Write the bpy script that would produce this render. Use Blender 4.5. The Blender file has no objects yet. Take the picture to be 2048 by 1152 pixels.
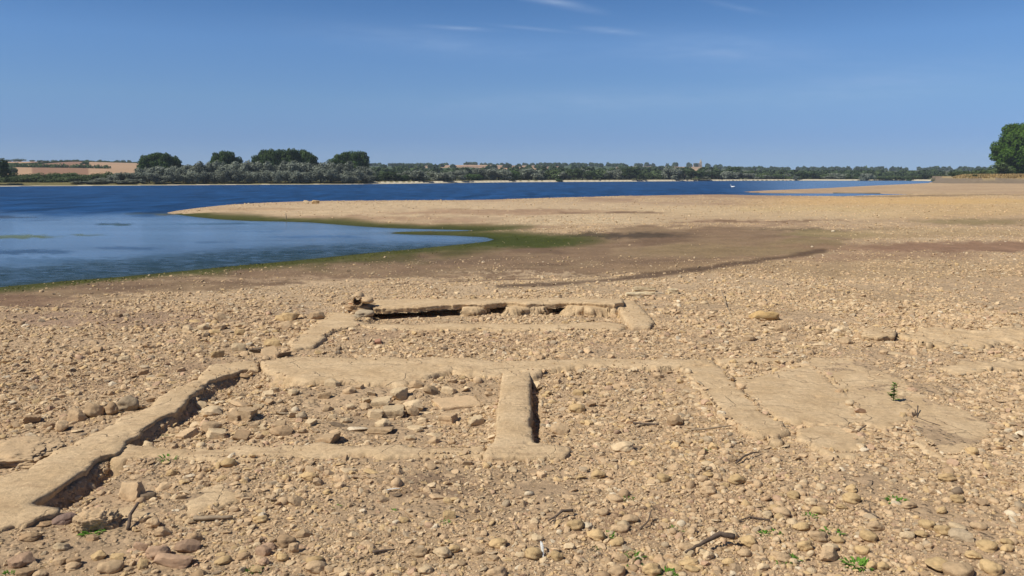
import bpy, bmesh, math, random
import numpy as np

R = math.radians
rng = np.random.default_rng(11)
random.seed(11)
scene = bpy.context.scene
COL = scene.collection

# ------------------------------------------------------------------ camera, sky, sun, exposure
F, HOR, CAMZ = 1607.0, 352.0, 2.4            # focal length and horizon row in photograph pixels, eye height in metres
PITCH = math.atan((576 - HOR) / F)
cam = bpy.data.objects.new('camera', bpy.data.cameras.new('camera'))
COL.objects.link(cam)
cam.location = (0, 0, CAMZ)
cam.rotation_euler = (math.pi / 2 - PITCH, 0, 0)
cam.data.sensor_width = 36
cam.data.lens = 36 * F / 2048
cam.data.clip_start, cam.data.clip_end = 0.1, 9000
scene.camera = cam

SUN_EL, SUN_ROT = R(50), R(246)              # to-sun = (sin rot, cos rot)
SKY_STRENGTH = 0.13
scene.view_settings.view_transform = 'Standard'
scene.view_settings.look = 'None'
scene.view_settings.gamma = 1
scene.view_settings.exposure = 0.08

world = bpy.data.worlds.new('World')
scene.world = world
world.use_nodes = True
wn, wl = world.node_tree.nodes, world.node_tree.links
wn.clear()
w_out = wn.new('ShaderNodeOutputWorld')
w_bg = wn.new('ShaderNodeBackground')
w_sky = wn.new('ShaderNodeTexSky')
w_sky.sky_type = 'NISHITA'
w_sky.sun_disc = False
w_sky.sun_elevation, w_sky.sun_rotation = SUN_EL, SUN_ROT
w_sky.altitude, w_sky.air_density, w_sky.dust_density, w_sky.ozone_density = 3000, 0.5, 0.0, 10.0
w_bg.inputs['Strength'].default_value = SKY_STRENGTH
# thin cirrus: streaks given in directions (x/y, z/y), broken up by stretched noise
tc = wn.new('ShaderNodeTexCoord')
sep = wn.new('ShaderNodeSeparateXYZ')
wl.new(tc.outputs['Generated'], sep.inputs[0])


def wmath(op, a, b=None):
    n = wn.new('ShaderNodeMath')
    n.operation = op
    for i, v in enumerate((a, b)):
        if v is None:
            continue
        if isinstance(v, (int, float)):
            n.inputs[i].default_value = v
        else:
            wl.new(v, n.inputs[i])
    return n.outputs[0]


ymax = wmath('MAXIMUM', sep.outputs['Y'], 0.05)
gx, gz = wmath('DIVIDE', sep.outputs['X'], ymax), wmath('DIVIDE', sep.outputs['Z'], ymax)
comb = wn.new('ShaderNodeCombineXYZ')
wl.new(gx, comb.inputs[0]); wl.new(gz, comb.inputs[1])


def w_map(loc, rot, scl, kind='TEXTURE'):
    m = wn.new('ShaderNodeMapping')
    m.vector_type = kind
    m.inputs['Location'].default_value = loc
    m.inputs['Rotation'].default_value = (0, 0, rot)
    m.inputs['Scale'].default_value = scl
    wl.new(comb.outputs[0], m.inputs['Vector'])
    return m.outputs[0]


total = None
for (ca, cb, rot, la, lb, amt) in [(0.028, 0.212, -0.21, 0.115, 0.010, 0.42), (0.118, 0.173, -0.08, 0.06, 0.0065, 0.30),
                                   (-0.06, 0.176, -0.06, 0.075, 0.0045, 0.22), (0.02, 0.176, -0.09, 0.09, 0.004, 0.16),
                                   (0.135, 0.216, 0.02, 0.06, 0.006, 0.25), (0.27, 0.20, -0.2, 0.07, 0.006, 0.12),
                                   (0.42, 0.217, -0.07, 0.08, 0.005, 0.18), (0.25, 0.15, -0.05, 0.25, 0.04, 0.14),
                                   (-0.1, 0.16, -0.1, 0.3, 0.03, 0.10), (0.45, 0.11, 0.1, 0.3, 0.05, 0.10), (0.1, 0.09, 0.03, 0.45, 0.03, 0.10)]:
    g = wn.new('ShaderNodeTexGradient')
    g.gradient_type = 'QUADRATIC_SPHERE'
    wl.new(w_map((ca, cb, 0), rot, (la, lb, 1)), g.inputs[0])
    v = wmath('MULTIPLY', g.outputs['Fac'], amt)
    total = v if total is None else wmath('ADD', total, v)
nz = wn.new('ShaderNodeTexNoise')
nz.inputs['Scale'].default_value = 1.0
nz.inputs['Detail'].default_value = 6
nz.inputs['Roughness'].default_value = 0.6
wl.new(w_map((0, 0, 0), -0.12, (14, 90, 1), 'POINT'), nz.inputs['Vector'])
nzr = wn.new('ShaderNodeMapRange')
nzr.inputs['From Min'].default_value, nzr.inputs['From Max'].default_value = 0.3, 0.72
wl.new(nz.outputs['Fac'], nzr.inputs['Value'])
cirrus = wmath('MULTIPLY', total, wmath('ADD', nzr.outputs[0], 0.25))
w_mix = wn.new('ShaderNodeMixRGB')
wl.new(cirrus, w_mix.inputs['Fac'])
w_tint = wn.new('ShaderNodeMixRGB')
w_tint.blend_type = 'MULTIPLY'
w_tint.inputs['Fac'].default_value = 1
w_ramp = wn.new('ShaderNodeValToRGB')       # dusty summer air low over the land
for k, (pos, c) in enumerate([(0.0, (.64, .58, .55)), (.045, (.87, .76, .66)), (.09, (1.30, 1.14, .85)), (.155, (1.44, 1.42, 1.14)), (.21, (1.06, 1.27, 1.13)), (.27, (1.0, 1.08, 1.0)), (.6, (1, 1, 1))]):
    e = w_ramp.color_ramp.elements[k] if k < 2 else w_ramp.color_ramp.elements.new(pos)
    e.position = pos; e.color = (*c, 1)
wl.new(sep.outputs['Z'], w_ramp.inputs['Fac'])
wl.new(w_ramp.outputs['Color'], w_tint.inputs['Color2'])
wl.new(w_sky.outputs[0], w_tint.inputs['Color1'])
wl.new(w_tint.outputs[0], w_mix.inputs['Color1'])
w_mix.inputs['Color2'].default_value = (5.2, 6.0, 7.2, 1)
wl.new(w_mix.outputs[0], w_bg.inputs['Color'])
wl.new(w_bg.outputs[0], w_out.inputs['Surface'])

sun = bpy.data.objects.new('sun', bpy.data.lights.new('sun', 'SUN'))
COL.objects.link(sun)
sun.data.energy = 5.0
sun.data.angle = R(0.53)
sun.data.color = (1.0, 0.96, 0.88)
sun.rotation_euler = (0, 0, 0)
from mathutils import Vector, Matrix, Euler
to_sun = Vector((math.cos(SUN_EL) * math.sin(SUN_ROT), math.cos(SUN_EL) * math.cos(SUN_ROT), math.sin(SUN_EL)))
sun.rotation_euler = (-to_sun).to_track_quat('-Z', 'Y').to_euler()

# ------------------------------------------------------------------ helpers
HW = 2.9                                     # eye height above the water
ZW = CAMZ - HW


def lin(c):
    c = np.asarray(c, float) / 255
    return np.where(c < 0.04045, c / 12.92, ((c + 0.055) / 1.055) ** 2.4)


def alb(r, g, b, k=1.0):
    return lin((r, g, b)) * k


def _h(ix, iy, s):
    n = (ix * 374761393 + iy * 668265263 + s * 974711) & 0xffffffff
    n = ((n ^ (n >> 13)) * 1274126177) & 0xffffffff
    n = ((n ^ (n >> 16)) * 2246822519) & 0xffffffff
    return ((n ^ (n >> 15)) & 0xffffff) / 16777215.0


def vnoise(x, y, s=0):
    x = np.asarray(x, float); y = np.asarray(y, float)
    fx, fy = np.floor(x), np.floor(y)
    ix, iy = fx.astype(np.int64), fy.astype(np.int64)
    tx, ty = x - fx, y - fy
    tx, ty = tx * tx * (3 - 2 * tx), ty * ty * (3 - 2 * ty)
    a = _h(ix, iy, s) * (1 - tx) + _h(ix + 1, iy, s) * tx
    b = _h(ix, iy + 1, s) * (1 - tx) + _h(ix + 1, iy + 1, s) * tx
    return a * (1 - ty) + b * ty             # 0..1


def fbm(x, y, size, octaves=4, s=0):
    v, amp, tot, f = 0, 1.0, 0, 1.0 / size
    for k in range(octaves):
        v = v + amp * (vnoise(x * f + 17.3 * k, y * f - 9.1 * k, s + k) - 0.5)
        tot += amp; amp *= 0.5; f *= 2.03
    return v / tot * 2                       # about -1..1


def sstep(a, b, x):
    t = np.clip((x - a) / (b - a), 0, 1)
    return t * t * (3 - 2 * t)


def at_z(px, py, z):
    u, v = (px - 1024) / F, (576 - py) / F
    cp, sp = math.cos(PITCH), math.sin(PITCH)
    dx, dy, dz = u, cp + v * sp, -sp + v * cp
    t = (z - CAMZ) / dz
    return (dx * t, dy * t)


def poly_sd(x, y, P):
    """signed distance, positive inside"""
    x = np.asarray(x, float); y = np.asarray(y, float)
    d2 = np.full(x.shape, 1e18); ins = np.zeros(x.shape, bool)
    n = len(P)
    for i in range(n):
        ax, ay = P[i]; bx, by = P[(i + 1) % n]
        ex, ey = bx - ax, by - ay
        l2 = ex * ex + ey * ey + 1e-12
        t = np.clip(((x - ax) * ex + (y - ay) * ey) / l2, 0, 1)
        d2 = np.minimum(d2, (x - ax - t * ex) ** 2 + (y - ay - t * ey) ** 2)
        if ay != by:
            c = (ay > y) != (by > y)
            ins ^= c & (x < ex * (y - ay) / (by - ay) + ax)
    d = np.sqrt(d2)
    return np.where(ins, d, -d)


def tag(o, label=None, cat=None, group=None, kind=None):
    if label: o['label'] = label
    if cat: o['category'] = cat
    if group: o['group'] = group
    if kind: o['kind'] = kind
    return o


def link(name, me, mat=None, parent=None):
    o = bpy.data.objects.new(name, me)
    COL.objects.link(o)
    if mat is not None and len(me.materials) == 0:
        me.materials.append(mat)
    if parent is not None:
        o.parent = parent
    return o


def empty(name, loc, rz=0.0, scl=(1, 1, 1)):
    o = bpy.data.objects.new(name, None)
    o.empty_display_size = 0.1
    COL.objects.link(o)
    o.location = loc; o.rotation_euler = (0, 0, rz); o.scale = scl
    return o


def mesh_np(name, V, faces, k, smooth=False, col=None, extra=None):
    """V (n,3), faces (m,k) int array -> mesh, with optional per-vertex colour 'Col' and float attributes"""
    V = np.asarray(V, np.float32); faces = np.asarray(faces, np.int32)
    me = bpy.data.meshes.new(name)
    me.vertices.add(len(V)); me.vertices.foreach_set('co', V.ravel())
    m = len(faces)
    me.loops.add(m * k); me.loops.foreach_set('vertex_index', faces.ravel())
    me.polygons.add(m)
    me.polygons.foreach_set('loop_start', np.arange(0, m * k, k, dtype=np.int32))
    sm = np.full(m, smooth, bool) if np.isscalar(smooth) else smooth
    me.polygons.foreach_set('use_smooth', sm)
    me.update(calc_edges=True)
    if col is not None:
        a = me.color_attributes.new('Col', 'FLOAT_COLOR', 'POINT')
        c4 = np.ones((len(V), 4), np.float32); c4[:, :3] = col
        a.data.foreach_set('color', c4.ravel())
    for key, val in (extra or {}).items():
        a = me.attributes.new(key, 'FLOAT', 'POINT')
        a.data.foreach_set('value', np.asarray(val, np.float32))
    return me


# ------------------------------------------------------------------ materials
class NT:
    def __init__(self, name):
        self.m = bpy.data.materials.new(name)
        self.m.use_nodes = True
        self.n, self.l = self.m.node_tree.nodes, self.m.node_tree.links
        self.b = self.n['Principled BSDF']
        self.out = self.n['Material Output']

    def node(self, t, **kw):
        n = self.n.new('ShaderNode' + t)
        for k, v in kw.items():
            setattr(n, k, v)
        return n

    def setin(self, n, **kw):
        for k, v in kw.items():
            k = k.replace('_', ' ')
            if hasattr(v, 'is_output'):
                self.l.new(v, n.inputs[k])
            else:
                n.inputs[k].default_value = v
        return n

    def math(self, op, a, b=0.0, clamp=False):
        n = self.node('Math', operation=op, use_clamp=clamp)
        for i, v in enumerate((a, b)):
            if hasattr(v, 'is_output'): self.l.new(v, n.inputs[i])
            else: n.inputs[i].default_value = v
        return n.outputs[0]

    def noise(self, vec, scale, detail=4, rough=0.55):
        n = self.node('TexNoise')
        self.setin(n, Scale=scale, Detail=detail, Roughness=rough, Vector=vec)
        return n.outputs['Fac']

    def rng(self, v, a, b, c, d):
        n = self.node('MapRange')
        n.inputs['From Min'].default_value, n.inputs['From Max'].default_value = a, b
        n.inputs['To Min'].default_value, n.inputs['To Max'].default_value = c, d
        self.l.new(v, n.inputs['Value'])
        return n.outputs[0]

    def scale(self, col, fac):
        n = self.node('VectorMath', operation='SCALE')
        self.l.new(col, n.inputs[0])
        if hasattr(fac, 'is_output'): self.l.new(fac, n.inputs['Scale'])
        else: n.inputs['Scale'].default_value = fac
        return n.outputs[0]

    def mix(self, fac, a, b):
        n = self.node('MixRGB')
        for i, v in enumerate((fac, a, b)):
            if hasattr(v, 'is_output'): self.l.new(v, n.inputs[i])
            else: n.inputs[i].default_value = v if i == 0 else (*v[:3], 1)
        return n.outputs[0]

    def bump(self, h, dist, strength=1.0, normal=None):
        n = self.node('Bump')
        self.setin(n, Height=h, Distance=dist, Strength=strength)
        if normal is not None: self.l.new(normal, n.inputs['Normal'])
        return n.outputs[0]

    def attr(self, name):
        return self.node('Attribute', attribute_name=name)

    def finish(self, base, rough=0.95, normal=None, spec=0.15):
        if hasattr(base, 'is_output'): self.l.new(base, self.b.inputs['Base Color'])
        else: self.b.inputs['Base Color'].default_value = (*base[:3], 1)
        if hasattr(rough, 'is_output'): self.l.new(rough, self.b.inputs['Roughness'])
        else: self.b.inputs['Roughness'].default_value = rough
        self.b.inputs['Specular IOR Level'].default_value = spec
        if normal is not None: self.l.new(normal, self.b.inputs['Normal'])
        return self.m


def geo_pos(t):
    return t.node('NewGeometry').outputs['Position']


def obj_pos(t):
    return t.node('TexCoord').outputs['Object']


def mat_ground():
    t = NT('dry_lakebed')
    p = geo_pos(t)
    c = t.attr('Col').outputs['Color']
    st = t.attr('stony').outputs['Fac']
    far = t.attr('far').outputs['Fac']
    n1, n2, n3 = t.noise(p, 0.9, 5), t.noise(p, 9, 6, 0.65), t.noise(p, 70, 5, 0.7)
    k = t.math('MULTIPLY', t.rng(n1, .3, .7, .86, 1.13), t.rng(n2, .28, .72, .74, 1.24))
    k = t.math('MULTIPLY', k, t.rng(n3, .25, .75, .78, 1.2))
    base = t.scale(c, k)
    v = t.node('TexVoronoi')
    t.setin(v, Scale=5.5, Randomness=1.0, Vector=p)
    v2 = t.node('TexVoronoi')
    t.setin(v2, Scale=14.0, Randomness=1.0, Vector=p)
    s1 = t.math('MULTIPLY', t.rng(v.outputs['Distance'], .25, .42, 1, 0), st)
    s2 = t.math('MULTIPLY', t.rng(v2.outputs['Distance'], .2, .42, 1, 0), st)
    rnd = t.node('SeparateColor'); t.l.new(v.outputs['Color'], rnd.inputs[0])
    pick = t.math('GREATER_THAN', rnd.outputs[0], 0.45)
    s1 = t.math('MULTIPLY', s1, pick)
    f = t.math('MULTIPLY', t.math('MAXIMUM', s1, t.math('MULTIPLY', s2, 0.45)), 0.62)
    stone_c = t.scale(t.mix(rnd.outputs[1], alb(180, 152, 112, 1), alb(205, 180, 145, 1)), 1.0)
    base = t.mix(f, base, stone_c)
    hgt = t.math('ADD', t.math('MULTIPLY', n2, 0.5), t.math('MULTIPLY', n3, 0.28))
    nearb = t.math('SUBTRACT', 1.0, far, clamp=True)
    nb = t.bump(hgt, 0.045, 1.0)
    nb2 = t.bump(t.math('ADD', s1, s2), 0.05, 0.8, nb)
    return t.finish(base, 0.97, nb2, 0.1)


def mat_wall():
    t = NT('silted_mortar')
    p = geo_pos(t)
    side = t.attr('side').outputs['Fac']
    n1, n2, n3 = t.noise(p, 2.2, 5), t.noise(p, 22, 6, 0.65), t.noise(p, 140, 5, 0.75)
    mp = t.node('Mapping'); t.setin(mp, Scale=(3.0, 9.0, 6.0)); t.l.new(p, mp.inputs['Vector'])
    n4 = t.noise(mp.outputs[0], 1.6, 5, 0.6)
    base = t.mix(t.rng(n1, .35, .65, 0, 1), alb(188, 160, 122), alb(203, 176, 138))
    base = t.mix(t.math('MULTIPLY', t.rng(n4, .55, .66, 0, 1), 0.36), base, alb(140, 110, 84))
    k = t.math('MULTIPLY', t.rng(n2, .25, .75, .76, 1.2), t.rng(n3, .25, .75, .72, 1.24))
    base = t.scale(base, k)
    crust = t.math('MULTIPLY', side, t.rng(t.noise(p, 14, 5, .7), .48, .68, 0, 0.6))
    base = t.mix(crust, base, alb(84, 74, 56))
    h = t.math('ADD', t.math('MULTIPLY', n2, 0.6), t.math('MULTIPLY', n3, 0.2))
    pit = t.node('TexVoronoi'); t.setin(pit, Scale=26.0, Vector=p)
    h = t.math('ADD', h, t.math('MULTIPLY', t.rng(pit.outputs['Distance'], .0, .16, -1, 0), 0.25))
    wv = t.node('VectorMath', operation='ADD')
    nn = t.node('TexNoise'); t.setin(nn, Scale=2.5, Detail=4.0, Vector=p)
    sc_ = t.node('VectorMath', operation='SCALE'); t.l.new(nn.outputs['Color'], sc_.inputs[0]); sc_.inputs['Scale'].default_value = .5
    t.l.new(p, wv.inputs[0]); t.l.new(sc_.outputs[0], wv.inputs[1])
    cr = t.node('TexVoronoi', feature='DISTANCE_TO_EDGE'); t.setin(cr, Scale=1.25, Vector=wv.outputs[0])
    crk = t.math('MULTIPLY', t.rng(cr.outputs['Distance'], .003, .014, 1, 0), t.rng(n1, .42, .6, 0, 1))
    base = t.mix(t.math('MULTIPLY', crk, .32), base, alb(104, 82, 62))
    h = t.math('SUBTRACT', h, t.math('MULTIPLY', crk, .5))
    return t.finish(base, 0.97, t.bump(h, 0.022, 1.0), 0.1)


def stone_nodes(t, c, p, sc=1.0):
    n1, n2, n3 = t.noise(p, 7 * sc, 5), t.noise(p, 40 * sc, 6, 0.65), t.noise(p, 160 * sc, 4, 0.7)
    k = t.math('MULTIPLY', t.rng(n1, .3, .7, .84, 1.14), t.rng(n2, .28, .72, .82, 1.16))
    base = t.scale(c, k)
    base = t.mix(t.math('MULTIPLY', t.rng(n1, .55, .75, 0, 1), .25), base, alb(150, 110, 74))
    h = t.math('ADD', t.math('MULTIPLY', n2, 0.7), t.math('MULTIPLY', n3, 0.25))
    return t.finish(base, 0.93, t.bump(h, 0.012 / sc, 0.9), 0.12)


def mat_stone_obj():
    t = NT('limestone')
    return stone_nodes(t, t.node('ObjectInfo').outputs['Color'], geo_pos(t))


def mat_gravel():
    t = NT('limestone_gravel')
    return stone_nodes(t, t.attr('Col').outputs['Color'], geo_pos(t))


def mat_water():
    t = NT('lake_water')
    p = geo_pos(t)
    c = t.attr('Col').outputs['Color']
    calm = t.attr('calm').outputs['Fac']
    n1 = t.noise(p, 1.1, 5, 0.6)
    mp = t.node('Mapping'); t.setin(mp, Scale=(0.05, 0.32, 1)); t.l.new(p, mp.inputs['Vector'])
    n2 = t.noise(mp.outputs[0], 1.0, 5, 0.65)
    mp3 = t.node('Mapping'); t.setin(mp3, Scale=(0.9, 3.0, 1)); t.l.new(p, mp3.inputs['Vector'])
    n3 = t.noise(mp3.outputs[0], 2.2, 4, 0.6)
    col = t.scale(c, t.rng(n2, .3, .7, .74, 1.28))  # light and dark ripple streaks painted into the base colour
    m5 = t.node('Mapping'); t.setin(m5, Scale=(0.45, 0.11, 1)); t.l.new(p, m5.inputs['Vector'])
    n5 = t.noise(m5.outputs[0], 1.0, 6, 0.7)
    col = t.scale(col, t.mix(calm, t.rng(n5, .36, .64, .58, 1.5), (1, 1, 1)))  # open-lake ripple tones, painted as colour streaks too
    weed = t.attr('weed').outputs['Fac']  # weed mask, also carrying dark ripple flecks painted as colour
    mw = t.node('Mapping'); t.setin(mw, Scale=(1.6, 4.5, 1)); t.l.new(p, mw.inputs['Vector'])
    fl = t.math('MULTIPLY', t.math('SUBTRACT', t.math('ADD', t.rng(t.noise(mw.outputs[0], 1.0, 6, .7), .36, .64, 0, 1), t.math('MULTIPLY', weed, .9)), .85, True), weed, True)
    col = t.mix(fl, col, alb(34, 48, 42))
    rough = t.math('ADD', t.math('MULTIPLY', t.math('SUBTRACT', 1.0, calm), 0.30), 0.13)
    amp = t.math('ADD', t.math('MULTIPLY', t.math('SUBTRACT', 1.0, calm), 0.10), 0.028)
    h = t.math('ADD', n1, t.math('MULTIPLY', n3, 0.8))
    b = t.node('Bump'); t.setin(b, Height=h, Strength=1.0); t.l.new(amp, b.inputs['Distance'])
    m = t.finish(col, rough, b.outputs[0], 0.5)
    t.b.inputs['IOR'].default_value = 1.33
    sp = t.math('MULTIPLY', t.math('ADD', t.math('MULTIPLY', calm, 0.30), 0.10), t.math('SUBTRACT', 1.0, t.math('MULTIPLY', fl, .85)))
    t.l.new(sp, t.b.inputs['Specular IOR Level'])
    return m


def mat_leaf(name, c1, c2, trans=0.25):
    t = NT(name)
    a = t.attr('Col').outputs['Color']
    s = t.node('SeparateColor'); t.l.new(a, s.inputs[0])
    orand = t.node('ObjectInfo').outputs['Random']
    base = t.mix(s.outputs[0], c1, c2)
    base = t.scale(base, t.rng(orand, 0, 1, .8, 1.2))
    t.finish(base, 0.75, None, 0.12)
    tr = t.node('BsdfTranslucent'); t.l.new(base, tr.inputs['Color'])
    mx = t.node('MixShader'); mx.inputs[0].default_value = trans
    t.l.new(t.b.outputs[0], mx.inputs[1]); t.l.new(tr.outputs[0], mx.inputs[2])
    t.l.new(mx.outputs[0], t.out.inputs['Surface'])
    return t.m


def mat_simple(name, c, rough=0.85, scale=20, var=0.25, spec=0.2, bump=0.01):
    t = NT(name)
    p = obj_pos(t)
    n = t.noise(p, scale, 5, 0.65)
    o = t.node('RGB'); o.outputs[0].default_value = (*c, 1)
    return t.finish(t.scale(o.outputs[0], t.rng(n, .3, .7, 1 - var, 1 + var)), rough, t.bump(n, bump, 0.8), spec)


def mat_wood(name, c):
    t = NT(name)
    p = obj_pos(t)
    mp = t.node('Mapping'); t.setin(mp, Scale=(6, 60, 60)); t.l.new(p, mp.inputs['Vector'])
    n = t.noise(mp.outputs[0], 1, 5, 0.65)
    o = t.node('RGB'); o.outputs[0].default_value = (*c, 1)
    return t.finish(t.scale(o.outputs[0], t.rng(n, .3, .7, .65, 1.35)), 0.85, t.bump(n, 0.006, 0.8), 0.15)


M_GROUND, M_WALL, M_STONE, M_GRAVEL, M_WATER = mat_ground(), mat_wall(), mat_stone_obj(), mat_gravel(), mat_water()
M_WILLOW = mat_leaf('willow_leaves', alb(106, 113, 96), alb(146, 150, 134), 0.2)
M_POPLAR = mat_leaf('poplar_leaves', alb(58, 78, 42), alb(88, 108, 60), 0.25)
M_OAK = mat_leaf('broadleaf_leaves', alb(48, 76, 22), alb(88, 114, 42), 0.3)
M_WOOD = mat_leaf('woodland_leaves', alb(52, 68, 42), alb(88, 102, 66), 0.2)
M_BUSH = mat_leaf('bush_leaves', alb(66, 82, 48), alb(100, 112, 72), 0.2)
M_WEED = mat_leaf('weed_leaves', alb(70, 116, 38), alb(118, 156, 64), 0.35)
M_BARK = mat_simple('bark', alb(92, 80, 66), 0.95, 9, 0.35, 0.1)
M_DRIFT = mat_wood('driftwood', alb(150, 132, 108))
M_DARKWOOD = mat_wood('dark_driftwood', alb(96, 82, 70))
M_CLAY = mat_simple('clay_pipe', alb(184, 156, 118), 0.8, 30, 0.25)
M_PALE = mat_simple('pale_concrete', alb(200, 180, 144), 0.9, 9, 0.3)
M_WHITE = mat_simple('white_plumage', alb(235, 235, 230), 0.7, 30, 0.05)
M_RUST = mat_simple('rust', alb(140, 70, 35), 0.9, 40, 0.3)
M_CHURCH = mat_simple('church_stone', alb(176, 158, 132), 0.9, 0.5, 0.15)
M_ROOF = mat_simple('slate', alb(96, 92, 92), 0.8, 0.5, 0.15)

# ------------------------------------------------------------------ the plan: lake outline, heights
SHORE_PX = [(-1500, 775), (-400, 617), (-100, 584), (0, 574), (75, 567), (150, 560), (225, 555), (300, 548), (375, 541), (450, 534), (525, 527), (600, 520),
            (680, 512), (760, 504), (850, 496), (930, 488), (975, 483), (988, 479), (970, 474.5), (900, 471), (830, 469.5), (785, 467.5),
            (776, 465.5), (800, 463.5), (860, 462.5), (930, 462.5), (955, 461), (880, 459), (800, 457), (745, 454.5), (690, 450.5),
            (620, 445), (560, 443), (500, 442), (440, 439), (390, 434), (350, 428.5), (332, 426), (350, 422), (390, 416.5), (440, 411), (480, 408),
            (560, 404.5), (640, 403.2), (700, 403), (800, 402.5), (900, 402), (1000, 399.5), (1100, 396.5), (1200, 394), (1300, 391.8), (1400, 390.6),
            (1500, 391.2), (1560, 393), (1640, 394), (1720, 392), (1790, 389.8), (1850, 389), (1790, 388), (1700, 386.8), (1620, 387), (1540, 386.8),
            (1500, 385), (1486, 383.6), (1510, 382), (1570, 379.6), (1640, 376.8), (1740, 371.5), (1800, 368.8), (1856, 366),
            (1870, 362.2), (1800, 361.2), (1700, 361.4), (1600, 361.2), (1500, 361.6), (1400, 362.2), (1200, 363.6), (1024, 364.6), (900, 366.2),
            (700, 368.8), (512, 369.6), (300, 371), (0, 373), (-400, 376), (-1500, 382)]
LAKE = [at_z(px, py, ZW) for px, py in SHORE_PX]
FAR_X = [-1500, -400, 0, 300, 512, 700, 900, 1024, 1200, 1400, 1500, 1600, 1700, 1800, 1870, 3200]
FAR_Y = [382, 376, 373, 371, 369.6, 368.8, 366.2, 364.6, 363.6, 362.2, 361.6, 361.2, 361.4, 361.2, 362.2, 362]
SKYL_X = [-1500, -600, 0, 40, 150, 280, 420, 560, 700, 760, 850, 940, 1024, 1110, 1250, 1400, 1440, 1500, 1600, 1700, 1800, 1900, 2048, 2600, 3600]
SKYL_Y = [330, 326, 325, 324.5, 324, 327, 333, 335, 334, 333, 332.5, 330.5, 331.5, 331.5, 333, 334.5, 338, 339, 340, 341, 341, 341, 342, 341, 341]
BANK = [at_z(1878, 367, ZW)]
_b = []
for px, Y in [(1872, 300), (1905, 272), (1975, 266), (2060, 262), (2200, 258), (2600, 250), (2600, 600), (1850, 620), (1860, 420)]:
    _b.append(((px - 1024) / F * Y, Y))
BANK = _b


def pxy(x, y, z=0.0):
    """bearing (as photograph column) and plan depth expressed as the row a level ground would have there"""
    yy = np.maximum(y, 0.5)
    return 1024 + F * x / yy, HOR + F * (CAMZ - z) / yy


def height_smooth(x, y, want_sd=False):
    x = np.asarray(x, float); y = np.asarray(y, float)
    sd = -poly_sd(x, y, LAKE)                # + on land
    z = np.where(sd > 0, ZW + 0.5 * (1 - np.exp(-np.maximum(sd, 0) / 8.0)), ZW + np.maximum(-0.06 * -sd, -3.0) * 1.0)
    z = np.where(sd > 0, z, ZW - np.minimum(0.06 * np.abs(sd), 3.0))
    px = np.where(y > 1, 1024 + F * x / np.maximum(y, 1), 1024.0)
    px = np.clip(px, -1500, 3200)
    Ysh = F * HW / (np.interp(px, FAR_X, FAR_Y) - HOR)
    D = np.interp(px, [-600, 300, 700, 1400], [950, 1000, 1500, 1700])
    zc = CAMZ + (HOR - np.interp(px, SKYL_X, SKYL_Y)) / F * D
    t = np.clip((y - Ysh - 12) / (D - Ysh - 12), 0, 1)
    hill = np.where(y > D, zc - 0.012 * (y - D), 0.3 + (zc - 0.3) * (0.35 * t + 0.65 * sstep(0, 1, t)))
    beyond = (y > Ysh) & (sd > 0)
    z = np.where(beyond, np.where(y > Ysh + 12, hill, z), z)
    bk = poly_sd(x, y, BANK)
    z = z + np.where(bk > -1, 2.5 * sstep(-1, 9, bk) * np.where(beyond, 0, 1), 0)
    z = np.where(beyond & (bk > 0), np.maximum(z, 2.3), z)
    return (z, sd) if want_sd else z


PITS = []                                    # floors of the rooms, a little below the land around, and the hollows along the wall feet
for pts_, dep_, soft_ in (([(520, 752), (606, 778), (728, 782), (837, 775), (908, 758), (1000, 758), (985, 884), (262, 886), (300, 862), (356, 832), (400, 790), (440, 765)], .045, .14),
                          ([(1068, 756), (1140, 745), (1352, 744), (1395, 775), (1440, 832), (1470, 856), (1300, 884), (1074, 880)], .035, .14),
                          ([(78, 1003), (180, 942), (236, 914), (480, 922), (430, 968), (250, 1005), (120, 1010)], .04, .1),
                          ([(521, 739), (590, 758), (540, 766), (480, 770), (430, 796), (396, 830), (340, 866), (290, 884), (258, 878), (322, 836), (363, 812), (395, 778), (434, 754), (469, 741)], .10, .05),
                          ([(70, 1002), (231, 905), (262, 914), (225, 938), (150, 986), (105, 1008)], .11, .05),
                          ([(1058, 744), (1074, 744), (1082, 884), (1066, 884)], .10, .04),
                          ([(862, 748), (905, 738), (900, 745), (868, 756)], .08, .04), ([(1066, 744), (1150, 730), (1140, 737), (1075, 750)], .06, .03),
                          ([(745, 612), (1240, 604), (1252, 640), (735, 640)], .07, .06)):
    PITS.append(([at_z(a, b, -.02) for a, b in pts_], dep_, soft_))


def micro(x, y):
    d = np.hypot(x, y)
    pit = np.zeros(np.shape(d))
    for P_, dep_, soft_ in PITS:
        lo, hi = np.min(P_, 0) - .4, np.max(P_, 0) + .4
        m = (x > lo[0]) & (x < hi[0]) & (y > lo[1]) & (y < hi[1])
        if m.any():
            pit[m] = np.minimum(pit[m], -dep_ * sstep(-.05, soft_ * 2 - .05, poly_sd(x[m], y[m], P_) + .05 * fbm(x[m], y[m], .3, 3, 15)))
    a = np.clip(1.5 - d / 90, 0, 1)
    return pit + a * (fbm(x, y, 2.6, 3, 5) * 0.035 + fbm(x, y, 0.45, 4, 9) * 0.026)


def height(x, y):
    return height_smooth(x, y) + micro(np.asarray(x, float), np.asarray(y, float))


def on_ground(px, py, off=0.0, smooth=False):
    z = off
    for _ in range(6):
        x, y = at_z(px, py, z)
        z = float((height_smooth if smooth else height)(np.array([x]), np.array([y]))[0]) + off
    return x, y, z


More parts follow.
